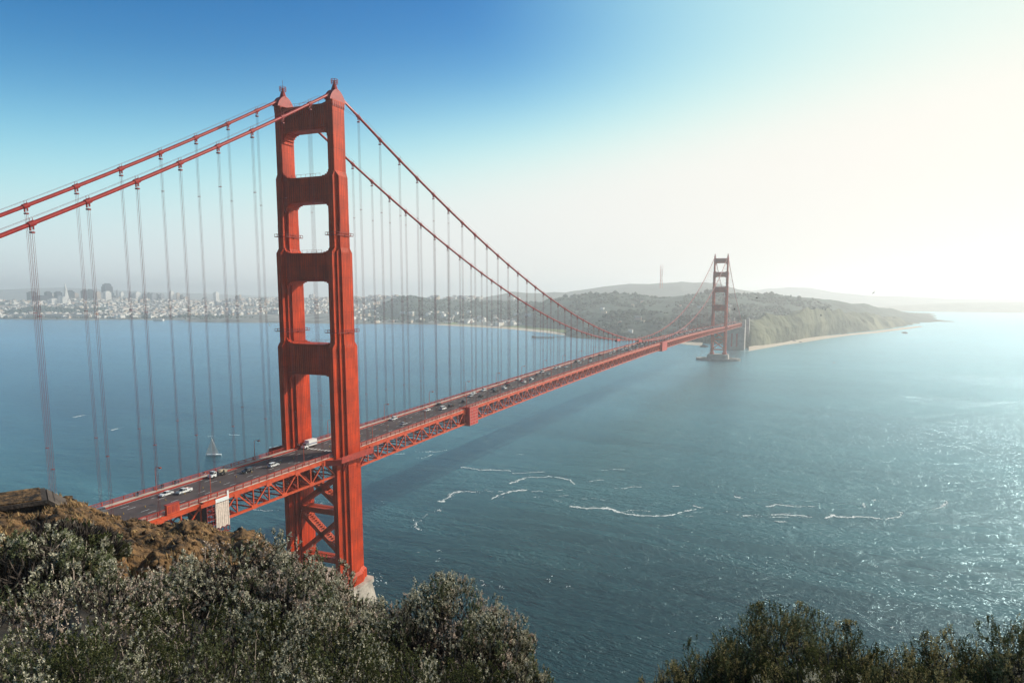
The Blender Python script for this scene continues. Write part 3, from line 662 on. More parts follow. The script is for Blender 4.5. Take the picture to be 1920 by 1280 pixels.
HW = [mat('house_'+n, c, .85, var=.08, vscale=.05) for n, c in (('white',(.85,.80,.73)),('cream',(.58,.47,.36)),('pink',(.52,.36,.28)),('grey',(.30,.31,.33)))]
ROOF = mat('house_roof', (.34,.30,.28), .9, var=.3, vscale=.05)
def house_mb(m, p, w2, d2, h, a, wm, gable):
    m.rbox(p, (w2, d2, h), a, wm); ca, sa = math.cos(a), math.sin(a)
    T = lambda x, y, z: (p[0]+x*ca-y*sa, p[1]+x*sa+y*ca, p[2]+z)
    if gable:
        m.face([T(-w2,-d2,h), T(w2,-d2,h), T(w2,0,h+w2*.5), T(-w2,0,h+w2*.5)], 4); m.face([T(w2,d2,h), T(-w2,d2,h), T(-w2,0,h+w2*.5), T(w2,0,h+w2*.5)], 4)
        m.face([T(-w2,-d2,h), T(-w2,0,h+w2*.5), T(-w2,d2,h)], wm); m.face([T(w2,d2,h), T(w2,0,h+w2*.5), T(w2,-d2,h)], wm)
    else: m.face([T(-w2*1.02,-d2*1.02,h+.05), T(w2*1.02,-d2*1.02,h+.05), T(w2*1.02,d2*1.02,h+.05), T(-w2*1.02,d2*1.02,h+.05)], 4)
def wooded(x, y, px, d): return (in_rise(px, d) and d > 5050) or fbm(x/260, y/260, 4., 3) > .16 or (715 < px < 800 and d < 4700)
hs_pts = scatter(5600, -160, 720, 4250, 6450, lambda px, d, z, x, y: not wooded(x, y, px, d) and z > 5)
hs_pts += scatter(300, 700, 1000, 3900, 4900, lambda px, d, z, x, y: (z > 110 or z < 30) and not wooded(x, y, px, d))
hs_pts += scatter(110, 640, 1060, 2900, 4300, lambda px, d, z, x, y: z < 45 and fbm(x/200, y/200, 8., 3) > .05)
hs_pts += scatter(22, 1040, 1400, 2000, 3100, lambda px, d, z, x, y: fbm(x/150, y/150, 2., 3) > .15)
hs_pts.sort(key=lambda e: e[1])
far = MB(); nh = 0
for i, (px, d, p) in enumerate(hs_pts):
    big = rng.uniform(); w2 = rng.uniform(5, 10)*(1.8 if big > .82 else 1); d2 = rng.uniform(6, 12); h = rng.uniform(6, 12)*(1.5 if big > .88 else 1)
    a = R(2)+(math.pi/2 if rng.uniform() > .5 else 0)+rng.normal(0, .08); wm = int(rng.choice(4, p=[.58,.25,.09,.08])); g = rng.uniform() > .5
    pos = (p.x, p.y, p.z-3)
    if i < 280:
        m = MB(); house_mb(m, (0,0,0), w2, d2, h+3, a, wm, g); o = m.build('house', HW+[ROOF], loc=pos)
        tag(o, 'small pale house on the wooded shore and slopes across the water', 'house', 'small houses on the far shore')
    else: house_mb(far, pos, w2, d2, h+3, a, wm, g)
kind(far.build('city_houses', HW+[ROOF]), 'stuff')

def facade(name, wall, glass, sx=4., sz=3.6):
    m = mat(name, wall, .6, var=.1, vscale=.02); n = m.node_tree; b = n.nodes['Principled BSDF']; tc = n.nodes['Texture Coordinate']
    sep = n.nodes.new('ShaderNodeSeparateXYZ'); n.links.new(tc.outputs['Object'], sep.inputs[0])
    ad = n.nodes.new('ShaderNodeMath'); ad.operation = 'ADD'; n.links.new(sep.outputs[0], ad.inputs[0]); n.links.new(sep.outputs[1], ad.inputs[1])
    cb = n.nodes.new('ShaderNodeCombineXYZ'); n.links.new(ad.outputs[0], cb.inputs[0]); n.links.new(sep.outputs[2], cb.inputs[1])
    br = n.nodes.new('ShaderNodeTexBrick'); br.offset = 0; br.inputs['Scale'].default_value = 1; br.inputs['Brick Width'].default_value = sx; br.inputs['Row Height'].default_value = sz; br.inputs['Mortar Size'].default_value = .9
    br.inputs['Color1'].default_value = (*glass,1); br.inputs['Color2'].default_value = (*glass,1)
    n.links.new(n.nodes['Color Ramp'].outputs[0], br.inputs['Mortar']); n.links.new(cb.outputs[0], br.inputs['Vector']); n.links.new(br.outputs[0], b.inputs['Base Color']); return m
FD = facade('dark_tower_facade', (.022,.03,.045), (.010,.016,.03)); FW = facade('white_tower_facade', (.85,.81,.74), (.42,.42,.43)); FB = facade('grey_tower_facade', (.30,.31,.33), (.10,.13,.17)); FC = facade('cream_tower_facade', (.60,.48,.38), (.28,.22,.19))
def tower_block(x0, x1, top, dist, m, label, shape='slab', ybase=572):
    c = at((x0+x1)/2, ybase, dist); T = at((x0+x1)/2, top, dist); h = T.z-(c.z-14); s = (x1-x0)*dist/FPX/(abs(math.cos(R(22)))+abs(math.sin(R(22))))/2*1.0
    rz = YAW+R(22)+math.atan2(PCX-(x0+x1)/2, FPX)
    b = MB()
    if shape == 'pyramid':
        b.loft([[(sx*k, sy*k, z) for sx, sy in ((-1,-1),(1,-1),(1,1),(-1,1))] for z, k in ((0, s*1.5), (h*.82, s*.28), (h, .3))])
        for sd in (-1, 1): b.loft([[(sx*k+sd*0, sy+sd*o_, z) for sx, sy in ((-1.,-2),(1.,-2),(1.,2),(-1.,2))] for z, k, o_ in ((h*.45, 3, s*.7), (h*.78, 3, s*.5))])
        nm = 'pyramid_tower'
    elif shape == 'stepped':
        b.rbox((0,0,0), (s, s*.8, h*.86), 0); b.rbox((0,0,h*.86), (s*.8, s*.6, h*.1), 0); b.rbox((s*.1,0,h*.96), (s*.5, s*.4, h*.04), 0); b.rbox((s*.9,0,0), (s*.5, s*.6, h*.6), 0); nm = 'office_tower'
    elif shape == 'dome':
        b.rbox((0,0,0), (s, s*.7, h*.62), 0); b.loft([[(s*.45*k*math.cos(a*.7854), s*.45*k*math.sin(a*.7854), z) for a in range(8)] for z, k in ((h*.62,1),(h*.8,.95),(h*.92,.6),(h*.93,.15),(h,.1))]); nm = 'domed_tower'
    elif shape == 'spire':
        b.rbox((0,0,0), (s*.6, s*.6, h*.6), 0); b.loft([[(sx*k, sy*k, z) for sx, sy in ((-1,-1),(1,-1),(1,1),(-1,1))] for z, k in ((h*.6, s*.6), (h, .2))]); nm = 'church_spire'
    else:
        b.rbox((0,0,0), (s, s*.85, h*.93), 0); b.rbox((s*.1,0,h*.93), (s*.55, s*.5, h*.07), 0); b.rbox((-s*.6,s*.2,h*.93), (s*.2, s*.3, h*.03), 0); nm = 'office_tower' if top < 556 else 'apartment_block'
    o = b.build(nm, m, loc=(c.x, c.y, c.z-14)); o.rotation_euler.z = R(-3)
    tag(o, label, 'tower' if nm.endswith('tower') else ('spire' if 'spire' in nm else 'building'), 'towers on the city skyline' if nm != 'pyramid_tower' else None)
SK = [(55,68,546,6300,FD,'dark slab tower at the far left end of the skyline','slab'),(68,95,553.5,6200,FD,'low dark wide block right of the leftmost dark skyline tower','slab'),(87,97,546,6350,FD,'dark tower with a bright side rising behind the low wide block','slab'),(96,106,551,6400,FW,'pale slab between two dark towers left of the pyramid','slab'),
(105,116,546,6350,FD,'dark tower just left of the skyline pyramid','slab'),(121,129,529,6350,FW,'slender white pyramid tower with a needle spire on the skyline','pyramid'),(128,139,544,6400,FD,'dark broad tower just right of the skyline pyramid','slab'),(139,148,549,6450,FC,'cream tower two along from the skyline pyramid','slab'),
(155,165,543,6400,FD,'dark flat topped tower midway between pyramid and tallest dark tower','slab'),(166,176,542,6500,FD,'dark tower with pale corner left of the tallest dark tower','slab'),(176,182,546,6450,FW,'narrow white tower left of the tallest dark tower','slab'),(181,189,546,6300,FC,'cream tower close left of the low blue block','slab'),
(189,196,548,6350,FB,'low blue grey block at the foot of the tallest dark tower','slab'),(195,211,531,6450,FD,'tallest dark wide tower with stepped top on the skyline','stepped'),(196,208,545.5,6150,FW,'white peaked block in front of the tallest dark tower','slab'),(216,227,541,6350,FB,'domed grey tower right of the tallest dark tower','dome'),
(226,233,547,6300,FW,'white tower right of the domed tower','slab'),(107,118,554.5,6000,FB,'grey block with white roof below the skyline pyramid','slab'),(116,125,556,5950,FW,'white block at the foot of the skyline pyramid','slab'),(95,106,559,5950,FW,'white block with a dark slit below the left skyline','slab'),
(244,251,547.5,6300,FB,'half shaded grey tower first right of the tallest group','slab'),(253,264,547,6300,FW,'broad white tower with a shaded side right of the tallest group','slab'),(268,275,550,6300,FB,'grey tower third right of the tallest group','slab'),(278,283,548,6300,FD,'narrow dark tower beside a wide pale block','slab'),(283,293,549,6250,FB,'wide pale grey block with rounded roof on the hill crest','slab'),(293,298,550,6300,FD,'thin dark tower on the hill crest','slab'),(300,308,550,6300,FB,'squat grey tower left of the white hilltop tower','slab'),
(319,327,545,6250,FW,'tall white tower standing alone on the hill crest','slab'),(331,338,548.5,6250,FC,'cream tapered tower beside the lone white tower','slab'),(339,344,552,6250,FD,'small dark tower right of the cream tapered tower','slab'),(345,353,556,6200,FC,'low cream block right of the small dark tower','slab'),(381,390,557,6100,FB,'low grey block alone on the saddle of the hill','slab'),
(402,411,547,5900,FW,'tall white tower right of the hill saddle','slab'),(404,413,566,5400,FB,'blue grey apartment block low on the slope','slab'),(413,420,567,5380,FB,'second blue grey apartment block low on the slope','slab'),(430,437,559,5600,FB,'grey block left of the pair of pink towers','slab'),(442,448,554,5700,FD,'dark tower left of the pink tower','slab'),(448,453,552,5750,FC,'pink cream tower left of the wooded hilltop','slab'),(463,471,559,5500,FW,'white block under the wooded hilltop','slab'),(490,497,558,5500,FD,'dark block right of the wooded hilltop','slab'),
(574,578,558,5700,FB,'small grey block left inside the tower gateway','slab'),(580,587,551.5,5750,FB,'tall grey tower seen through the bridge tower gateway','slab'),(586,591,550,5800,FW,'tall pale tower beside a grey one in the gateway','slab'),(587,592,560,5600,FC,'low cream block seen through the gateway','slab'),(601,604,555,5650,FB,'thin church spire seen through the gateway','spire')]
for x0, x1, top, d, m, lab, sh_ in SK: tower_block(x0, x1, top, d, m, lab, sh_)
# long sheds on the water's edge, the depot below the ridge, the wharf
def shed(x0, x1, ytop, ybot, m, name, label):
    p, q = onz(x0, ybot, 1), onz(x1, ybot, 1); dirv = (q-p); L = dirv.length; a = math.atan2(dirv.y, dirv.x); hgt = (ybot-ytop)*hdist(p)/FPX
    b = MB(); D = 18
    b.box(0, L, -D if False else 0, D, 0, hgt*.7, 0)
    b.prism([(0,0),(D,0),(D/2,hgt*.35)], lambda u, v, t: (t, u, hgt*.7+v), -1, L+1, 1)
    for k in range(int(L/9)): b.box(k*9+2, k*9+6, -.15, 0, .8, hgt*.55, 2)
    o = b.build(name, [m, ROOF, DARKM], loc=p); o.rotation_euler.z = a; recalc(o); tag(o, label, 'shed' if name == 'pier_shed' else 'building')
for x0, x1, lab in ((26,45,'shortest cream pier shed at the left end of the row'),(49,81,'second cream pier shed from the left on the waterfront'),(84,128,'longest cream pier shed on the waterfront'),(131,168,'cream pier shed at the right end of the row')):
    shed(x0, x1, 591, 597.5, HW[1], 'pier_shed', lab)
shed(832, 848, 602, 606.5, HW[0], 'depot', 'long white building on the shore under the wooded ridge')
shed(287, 305, 597.5, 601.5, HW[0], 'boathouse', 'low white boathouse on the shore below the white city')
b = MB(); p0, p1 = onz(998, 632, 3), onz(1038, 632.5, 3); d_ = (p1-p0).normalized(); n_ = Vector((-d_.y, d_.x, 0)); L = (p1-p0).length
b.loft([[p0+n_*s*7+Vector((0,0,z)) for s, z in ((-1,0),(1,0),(1,1.6),(-1,1.6))], [p1+n_*s*7+Vector((0,0,z)) for s, z in ((-1,0),(1,0),(1,1.6),(-1,1.6))]])
p2 = onz(1085, 632, 3); b.bar(p1+Vector((0,0,.8)), p2+Vector((0,0,.8)), 5, 1.4)
for k in range(14):
    for s in (-1, 0, 1): c = p0+d_*(L*k/13)+n_*(s*6); b.bar(c+Vector((0,0,-6)), c+Vector((0,0,1)), .8)
b.box(*[v for v in (p0.x+2, p0.x+12, p0.y-4, p0.y+4, 4.5, 7)])
tag(b.build('wharf', mat('wharf_timber', (.07,.06,.055), .9)), 'dark timber wharf on piles off the low beach', 'wharf')
# three-legged lattice mast on the far hills
b = MB(); c = at(1239.5, 533, 4700); base = Vector((c.x, c.y, c.z-25)); hM = (532-497)*4700/FPX+25
b2 = MB(); A3 = [k*2*math.pi/3+.4 for k in range(3)]
rad = lambda t: 10.5 if t > .8 else (6+6.5*abs(t-.45)*1.6)
lv = [0,.15,.3,.45,.6,.72,.8]
for a in A3:
    pts = [base+Vector((rad(t)*math.cos(a), rad(t)*math.sin(a), t*hM)) for t in lv]
    for u_, v_ in zip(pts[:-1], pts[1:]): b2.bar(u_, v_, 2.6)
    b2.bar(pts[-1], base+Vector((rad(.8)*math.cos(a), rad(.8)*math.sin(a), hM)), 1.6)
for t in (.3,.55,.72,.8):
    for k in range(3): b2.bar(base+Vector((rad(t)*math.cos(A3[k]), rad(t)*math.sin(A3[k]), t*hM)), base+Vector((rad(t)*math.cos(A3[k-1]), rad(t)*math.sin(A3[k-1]), t*hM)), 2.2)
b2.build('lattice_mast', STEEL); tag(bpy.data.objects['lattice_mast'], 'tall three legged lattice mast on the hazy hills', 'mast')
# rocks off the bluffs
RK = mat('sea_rock', (.07,.065,.06), .9, var=.3, vscale=.1)
for px, py, r, lab in ((1476,643,6,'low dark rock nearest the foot of the bluffs'),(1488,640,11,'larger rock with pale foam below the bluffs'),(1501,641.5,6,'small rock right of the larger foam ringed rock'),(1585,627,13,'rock halfway along the pale beach'),(1571,631,5,'small low rock before the pale beach'),(1696,624,13,'rock far out where the beach fades'),(1320,650,14,'rocky outcrop left of the far tower pier')):
    p = onz(px, py, 0); b = MB(); V, F = BL[int(rng.integers(6))]; b.v = [(x*r*1.8, y*r, z*r*.45) for x, y, z in V]; b.f = [tuple(int(i) for i in f) for f in F]; b.m = [0]*len(F)
    tag(b.build('rock', RK, loc=(p.x, p.y, 0)), lab, 'rock')

# ------------------------------------------------------------------ near headland
def onY(px, py, Y): q = ray(px, py); return CAM+q*((Y-CAM.y)/q.y)
ROCK = mat('dry_hillside', (.018, .012, .008), .95, var=.5, vscale=.9, col2=(.22, .12, .048), bump=1., bscale=2.2)
SHADED_GROUND = mat('shaded_ground', (.014, .011, .008), .95, var=.5, vscale=2.5, col2=(.04, .03, .02), bump=.8, bscale=9)  # near slope darkened: shade under the shrubs put into the ground colour
GF = [0,.06,.14,.28,.5,1.0]; GG = [0,.045,.15,.346,.63,1.0]
NEARC = [(-700,80,900),(-350,85,925),(-80,82,950),(0,78,962),(30,78,960),(58,80,950),(78,86,940),(100,90,936),(128,92,947),(158,93,959),(184,94,971),(202,95,986),(214,92,985),(245,92,983),(275,92,985),(300,92,980),(322,94,973),(338,95,973),(360,95,984),(386,95,1001),(408,94,1006),(432,92,995),(462,88,1004),(490,80,1024),(520,68,1045),(560,52,1078),(620,38,1115),(700,26,1165),(800,18,1215),(900,13,1260),(1040,9.5,1370),(1140,8,1460),(1220,8,1380),(1300,8.5,1290),(1480,8.5,1255),(1650,8,1262),(1800,7.5,1270),(2000,8,1255),(2300,10,1200),(2800,14,1100)]
def near_pts():
    cols = []
    for px, dc, yc in NEARC:
        q = ray(px, 560); h = math.hypot(q.x, q.y); dx, dy = q.x/h, q.y/h
        c = at(px, yc, dc); zc = c.z; rows = []
        for f, g in zip(GF, GG): d = max(.3, f*dc); rows.append((d, 140.3+(zc-140.3)*g))
        rows += [(dc*1.12+1, zc-.05*dc-1.0), (dc*1.35+6, zc-.36*dc-5), (dc+185, -6)]
        cols.append((dx, dy, rows))
    return cols
def near_terrain():
    C_ = near_pts(); nr = len(C_[0][2]); pxs = [c[0] for c in NEARC]
    vs = []
    for b, k in enumerate((10, 14, 26, 64, 110, 24, 12, 10)): vs += [(b, g/k) for g in range(k)]
    vs.append((nr-2, 1.)); nv = len(vs)-1
    # even columns over the photo's span
    us = np.concatenate([np.linspace(-700, -20, 40), np.linspace(-18, 520, 330), np.linspace(524, 2800, 150)])
    V = []
    for u in us:
        k = max(i for i in range(len(pxs)-1) if pxs[i] <= u); f = (u-pxs[k])/(pxs[k+1]-pxs[k])
        A, B = C_[k], C_[k+1]; dx = A[0]+(B[0]-A[0])*f; dy = A[1]+(B[1]-A[1])*f; hh = math.hypot(dx, dy); dx /= hh; dy /= hh
        for b, g in vs:
            d = (A[2][b][0]*(1-f)+B[2][b][0]*f)*(1-g)+(A[2][b+1][0]*(1-f)+B[2][b+1][0]*f)*g
            z = (A[2][b][1]*(1-f)+B[2][b][1]*f)*(1-g)+(A[2][b+1][1]*(1-f)+B[2][b+1][1]*f)*g
            x, y = CAM.x+dx*d, CAM.y+dy*d
            far_ = max(0., min(1., (d-14)/50))
            r1 = .5-abs(mnoise.noise(Vector((x/5.5, y/5.5, z/7)))); r2 = .5-abs(mnoise.noise(Vector((x/1.9+9, y/1.9, z/2.2)))); r3 = .5-abs(mnoise.noise(Vector((x/.7, y/.7+5, z/.8))))
            n = (fbm(x/11, y/11, z/16, 4)*1.2+r1*2.2+r2*1.2+r3*.5-.6)*far_+fbm(x/1.6, y/1.6, z/2, 3)*.12*min(1., d/20)
            # slanting erosion gullies down the face
            t = math.sin((x*.62-y*.38)*.55+2.4*fbm(x/16, y/16, 3., 3)); n -= (max(0, abs(t)-.35)**1.5)*3.2*far_
            z += n*(1. if b < 5 else max(.35, 1-.5*(b-4)))*(1 if b != 4 else max(.3, 1-g*.7)); V.append((x, y, z))
    nU = len(us); F = [(i*(nv+1)+j, (i+1)*(nv+1)+j, (i+1)*(nv+1)+j+1, i*(nv+1)+j+1) for i in range(nU-1) for j in range(nv)]
    Vn = np.array(V); cen = Vn[np.array(F)].mean(1); dd = np.hypot(cen[:,0]-CAM.x, cen[:,1]-CAM.y)+np.array([4*fbm(c[0]/3, c[1]/3, 1., 3) for c in cen]); o = npmesh('headland_slope', V, F, [ROCK, SHADED_GROUND], mi=(dd < 30).astype(int)); kind(o, 'structure'); return o
near_terrain()
NEAR = bvh_of(['headland_slope'])
def near_z(x, y):
    h = NEAR.ray_cast(Vector((x, y, 900)), Vector((0,0,-1)))[0]; return -9 if h is None else h.z

# dry grass clinging to the ridge
GRASSM = mat('dry_grass', (.20, .12, .045), .9, var=.5, vscale=.6, col2=(.50, .33, .15))
def grass():
    V, F = [], []
    n = 0
    while n < 1800:
        px = rng.uniform(-60, 520); d = rng.uniform(32, 97); q = ray(px, 560); h = math.hypot(q.x, q.y); x, y = CAM.x+q.x*d/h, CAM.y+q.y*d/h
        z = near_z(x, y)
        if z < 60 or fbm(x/6, y/6, 7., 3) < -.05: n += .2; continue
        n += 1; k = rng.integers(3, 6); L = rng.uniform(.18, .5)
        for _ in range(k):
            a = rng.uniform(0, 6.28); l = L*rng.uniform(.6, 1.2); w_ = .02+.0006*d; bx, by = x+rng.normal(0, .09), y+rng.normal(0, .09)
            i = len(V); V += [(bx-w_*math.sin(a), by+w_*math.cos(a), z-.08), (bx+w_*math.sin(a), by-w_*math.cos(a), z-.08), (bx+l*.6*math.cos(a), by+l*.6*math.sin(a), z+l)]; F.append((i, i+1, i+2))
    kind(npmesh('dry_grass', V, F, GRASSM), 'stuff')
grass()

def rubble():
    VV, FF, off, k = [], [], 0, 0
    while k < 1500:
        px = rng.uniform(-60, 510); d = rng.uniform(22, 98); q = ray(px, 560); h = math.hypot(q.x, q.y); x, y = CAM.x+q.x*d/h, CAM.y+q.y*d/h; z = near_z(x, y)
        if z < 60 or fbm(x/5, y/5, 3., 3) < .02: k += .2; continue
        k += 1; V, F = BL[int(rng.integers(6))]; r_ = float(rng.uniform(.10, .38))*(2 if rng.random() > .93 else 1); a = rng.uniform(0, 6.28)
        W = np.round(V*2.2)/2.2*np.array([r_*rng.uniform(.8,1.7), r_, r_*rng.uniform(.5,.9)]); W = np.stack([W[:,0]*math.cos(a)-W[:,1]*math.sin(a), W[:,0]*math.sin(a)+W[:,1]*math.cos(a), W[:,2]], 1)+np.array([x, y, z+r_*.1]); VV.append(W); FF.append(F+off); off += len(V)
    kind(npmesh('rubble', np.concatenate(VV), np.concatenate(FF), ROCK), 'stuff')
rubble()
# ------------------------------------------------------------------ shrubs
def leafmat(name, c, c2, tr=.22):
    m = bpy.data.materials.new(name); m.use_nodes = True; n = m.node_tree; n.nodes.remove(n.nodes['Principled BSDF'])
    g = n.nodes.new('ShaderNodeNewGeometry'); rp = n.nodes.new('ShaderNodeMixRGB'); rp.inputs[1].default_value = (*c,1); rp.inputs[2].default_value = (*c2,1); n.links.new(g.outputs['Random Per Island'], rp.inputs[0])
    d = n.nodes.new('ShaderNodeBsdfDiffuse'); t = n.nodes.new('ShaderNodeBsdfTranslucent'); x = n.nodes.new('ShaderNodeMixShader'); x.inputs[0].default_value = tr
    n.links.new(rp.outputs[0], d.inputs[0]); n.links.new(rp.outputs[0], t.inputs[0]); n.links.new(d.outputs[0], x.inputs[1]); n.links.new(t.outputs[0], x.inputs[2]); n.links.new(x.outputs[0], n.nodes['Material Output'].inputs[0]); return m
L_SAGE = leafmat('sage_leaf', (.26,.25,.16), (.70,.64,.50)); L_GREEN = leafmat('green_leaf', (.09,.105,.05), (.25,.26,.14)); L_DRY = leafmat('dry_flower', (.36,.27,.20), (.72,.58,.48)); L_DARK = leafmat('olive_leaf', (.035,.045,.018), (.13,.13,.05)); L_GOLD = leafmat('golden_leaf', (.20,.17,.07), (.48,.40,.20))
L_OLD_SHADE = leafmat('old_shaded_leaf', (.028,.032,.016), (.10,.10,.055)); TWIG_SHADE = mat('twig_and_shade', (.055,.042,.034), .9, var=.4, vscale=6); PALET = mat('pale_twig', (.42,.33,.27), .9, var=.3, vscale=6)
def shrub(px, ytop, d, rx, rz, n, label, mix, spiky=False, cat='shrub', grp='coastal shrubs on the near slope'):
    top = at(px, ytop, d); c = np.array([top.x, top.y, top.z-rz]); r = np.random.default_rng(int(px*7+ytop)); n = int(n*1.45); gz = near_z(top.x, top.y)
    root = empty('shrub', (top.x, top.y, min(gz, c[2]))); tag(root, label, cat, grp)
    # shoot tips over a lumpy dome
    u = r.normal(size=(n, 3)); u[:,2] = np.abs(u[:,2])*.9-.32; u /= np.linalg.norm(u, axis=1)[:,None]
    ncl = max(40, n//22); cl = u[:ncl]; ci = r.integers(0, ncl, n); u = cl[ci]+r.normal(size=(n,3))*.062; u /= np.linalg.norm(u, axis=1)[:,None]
    lump = np.array([1+.26*mnoise.noise(Vector(v*3.2)+Vector((px*.1,0,0)))+.16*mnoise.noise(Vector(v*7.5)+Vector((0,px*.1,0))) for v in u])
    rad = lump*(1-.30*r.random(n)**1.8)*np.clip(1+r.normal(size=ncl)*.06, .85, 1.07)[ci]; rad = np.minimum(rad, 1.10)
    tip = c+u*rad[:,None]*np.array([rx, rx, rz])
    dirn = cl[ci]*.6+np.array([0,0,.8])+(r.normal(size=(ncl,3))*.25)[ci]+r.normal(size=(n,3))*.2; dirn /= np.linalg.norm(dirn, axis=1)[:,None]
    ln = d*.0105*r.uniform(.6, 1.7, n)*(1.25 if spiky else 1)
    nl = 22
    t = np.tile(np.linspace(.05, 1, nl), (n, 1))+r.normal(size=(n, nl))*.02
    P = tip[:,None,:]-dirn[:,None,:]*(ln[:,None]*(1-t))[:,:,None]
    ld = dirn[:,None,:]*.75+r.normal(size=(n, nl, 3))*.62; ld /= np.linalg.norm(ld, axis=2)[:,:,None]
    sd = np.cross(ld, r.normal(size=(n, nl, 3))); sd /= np.linalg.norm(sd, axis=2)[:,:,None]
    L = (d*.0029*r.uniform(.6, 1.35, (n, nl)))[:,:,None]; W = L*(.20 if spiky else .27)
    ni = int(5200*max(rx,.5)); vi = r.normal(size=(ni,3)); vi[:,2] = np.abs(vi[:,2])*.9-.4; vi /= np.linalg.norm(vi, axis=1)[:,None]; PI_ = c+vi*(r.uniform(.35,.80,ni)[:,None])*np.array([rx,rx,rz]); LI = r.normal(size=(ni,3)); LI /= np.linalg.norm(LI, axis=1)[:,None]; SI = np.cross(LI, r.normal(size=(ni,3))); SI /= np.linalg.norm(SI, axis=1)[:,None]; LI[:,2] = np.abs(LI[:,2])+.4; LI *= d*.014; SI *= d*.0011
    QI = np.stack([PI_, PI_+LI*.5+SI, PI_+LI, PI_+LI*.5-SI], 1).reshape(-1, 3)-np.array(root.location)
    Q = np.stack([P, P+ld*L*.5+sd*W, P+ld*L, P+ld*L*.5-sd*W], 2).reshape(-1, 3)-np.array(root.location)
    F = np.arange(len(Q)).reshape(-1, 4); mi = np.repeat(r.choice(len(mix), ncl, p=[w_ for _, w_ in mix])[ci], nl).reshape(n, nl); mi[(t+r.normal(size=t.shape)*.12) < .44] = len(mix); mi = mi.ravel()  # lower leaves of each shoot darker: older foliage plus crown shade in the colour
    npmesh('foliage', Q, F, [m for m, _ in mix]+[L_OLD_SHADE], root, mi)
    b = MB(); R3 = Vector(c)
    base = Vector((top.x, top.y, min(gz, c[2])-.1))
    for k in range(int(46+26*rx)):
        v = u[int(r.integers(n))]; q = R3+Vector((v[0]*rx, v[1]*rx, v[2]*rz))*float(r.uniform(.8, 1.07))
        m1 = base.lerp(q, .45)+Vector(r.normal(size=3))*.12*rx; m2 = base.lerp(q, .78)+Vector(r.normal(size=3))*.07*rx
        w0 = d*.0011; b.tube([x-Vector(root.location) for x in (base, m1, m2, q)], [w0*1.5, w0, w0*.6, w0*.3], 4, mi=int(r.random() > .55))
    for k in range(int(60*rx)+(60 if spiky else 0)):
        i = int(r.integers(n)); q = Vector(tip[i]); dv = Vector(dirn[i]); l = d*.02*float(r.uniform(.5, 1.5 if spiky else 1.0))
        b.tube([x-Vector(root.location) for x in (q-dv*l, q, q+dv*l*(.7 if spiky else .35)+Vector(r.normal(size=3))*.01)], [d*.0006, d*.0005, d*.0002], 3, mi=0 if spiky else int(r.random() > .4))
    for k in range(0, len(QI), 4): b.face(QI[k:k+4], 0)  # dark slivers added inside the crown, standing in for its inner shade
    b.build('stems_and_shade', [TWIG_SHADE, PALET], root)
SG = [(L_SAGE,.62),(L_GREEN,.12),(L_DRY,.26)]; PK = [(L_SAGE,.3),(L_DRY,.62),(L_GREEN,.08)]; GR = [(L_GREEN,.6),(L_SAGE,.35),(L_GOLD,.05)]; DK = [(L_DARK,.62),(L_GREEN,.18),(L_SAGE,.2)]; OL = [(L_DARK,.5),(L_GOLD,.28),(L_GREEN,.22)]
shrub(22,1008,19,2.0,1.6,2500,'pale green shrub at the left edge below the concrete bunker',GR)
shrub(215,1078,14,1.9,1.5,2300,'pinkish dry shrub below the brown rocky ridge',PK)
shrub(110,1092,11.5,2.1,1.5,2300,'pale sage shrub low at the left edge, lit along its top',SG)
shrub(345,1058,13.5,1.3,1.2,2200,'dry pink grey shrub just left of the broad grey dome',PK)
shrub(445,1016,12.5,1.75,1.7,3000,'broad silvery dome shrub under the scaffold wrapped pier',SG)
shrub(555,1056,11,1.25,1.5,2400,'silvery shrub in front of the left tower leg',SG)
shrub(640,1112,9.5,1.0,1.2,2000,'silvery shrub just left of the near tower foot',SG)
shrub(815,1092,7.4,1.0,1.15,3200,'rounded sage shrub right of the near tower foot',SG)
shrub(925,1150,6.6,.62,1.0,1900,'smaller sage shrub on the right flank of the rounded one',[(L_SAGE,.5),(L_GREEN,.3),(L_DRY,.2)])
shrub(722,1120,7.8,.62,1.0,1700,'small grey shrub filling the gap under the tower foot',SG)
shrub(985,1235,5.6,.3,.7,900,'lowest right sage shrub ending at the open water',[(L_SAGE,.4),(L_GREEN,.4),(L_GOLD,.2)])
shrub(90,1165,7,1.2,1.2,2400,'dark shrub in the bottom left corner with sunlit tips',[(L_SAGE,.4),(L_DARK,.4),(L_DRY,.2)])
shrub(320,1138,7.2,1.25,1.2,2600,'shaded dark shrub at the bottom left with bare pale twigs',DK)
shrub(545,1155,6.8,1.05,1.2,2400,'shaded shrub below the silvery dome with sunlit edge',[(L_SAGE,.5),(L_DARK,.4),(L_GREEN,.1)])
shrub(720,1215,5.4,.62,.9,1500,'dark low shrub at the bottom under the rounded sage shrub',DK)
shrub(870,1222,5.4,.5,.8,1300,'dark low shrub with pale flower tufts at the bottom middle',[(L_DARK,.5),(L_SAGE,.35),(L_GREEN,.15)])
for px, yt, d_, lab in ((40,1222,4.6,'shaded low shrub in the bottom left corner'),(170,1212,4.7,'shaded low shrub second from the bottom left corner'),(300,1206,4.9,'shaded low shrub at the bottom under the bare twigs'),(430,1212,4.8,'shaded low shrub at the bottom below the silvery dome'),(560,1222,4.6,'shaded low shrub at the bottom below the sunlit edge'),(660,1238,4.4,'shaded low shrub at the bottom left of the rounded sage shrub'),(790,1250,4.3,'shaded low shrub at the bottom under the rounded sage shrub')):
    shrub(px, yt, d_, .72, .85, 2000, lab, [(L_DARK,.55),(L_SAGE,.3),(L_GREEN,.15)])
GRP = 'gorse bushes on the right edge of the slope'
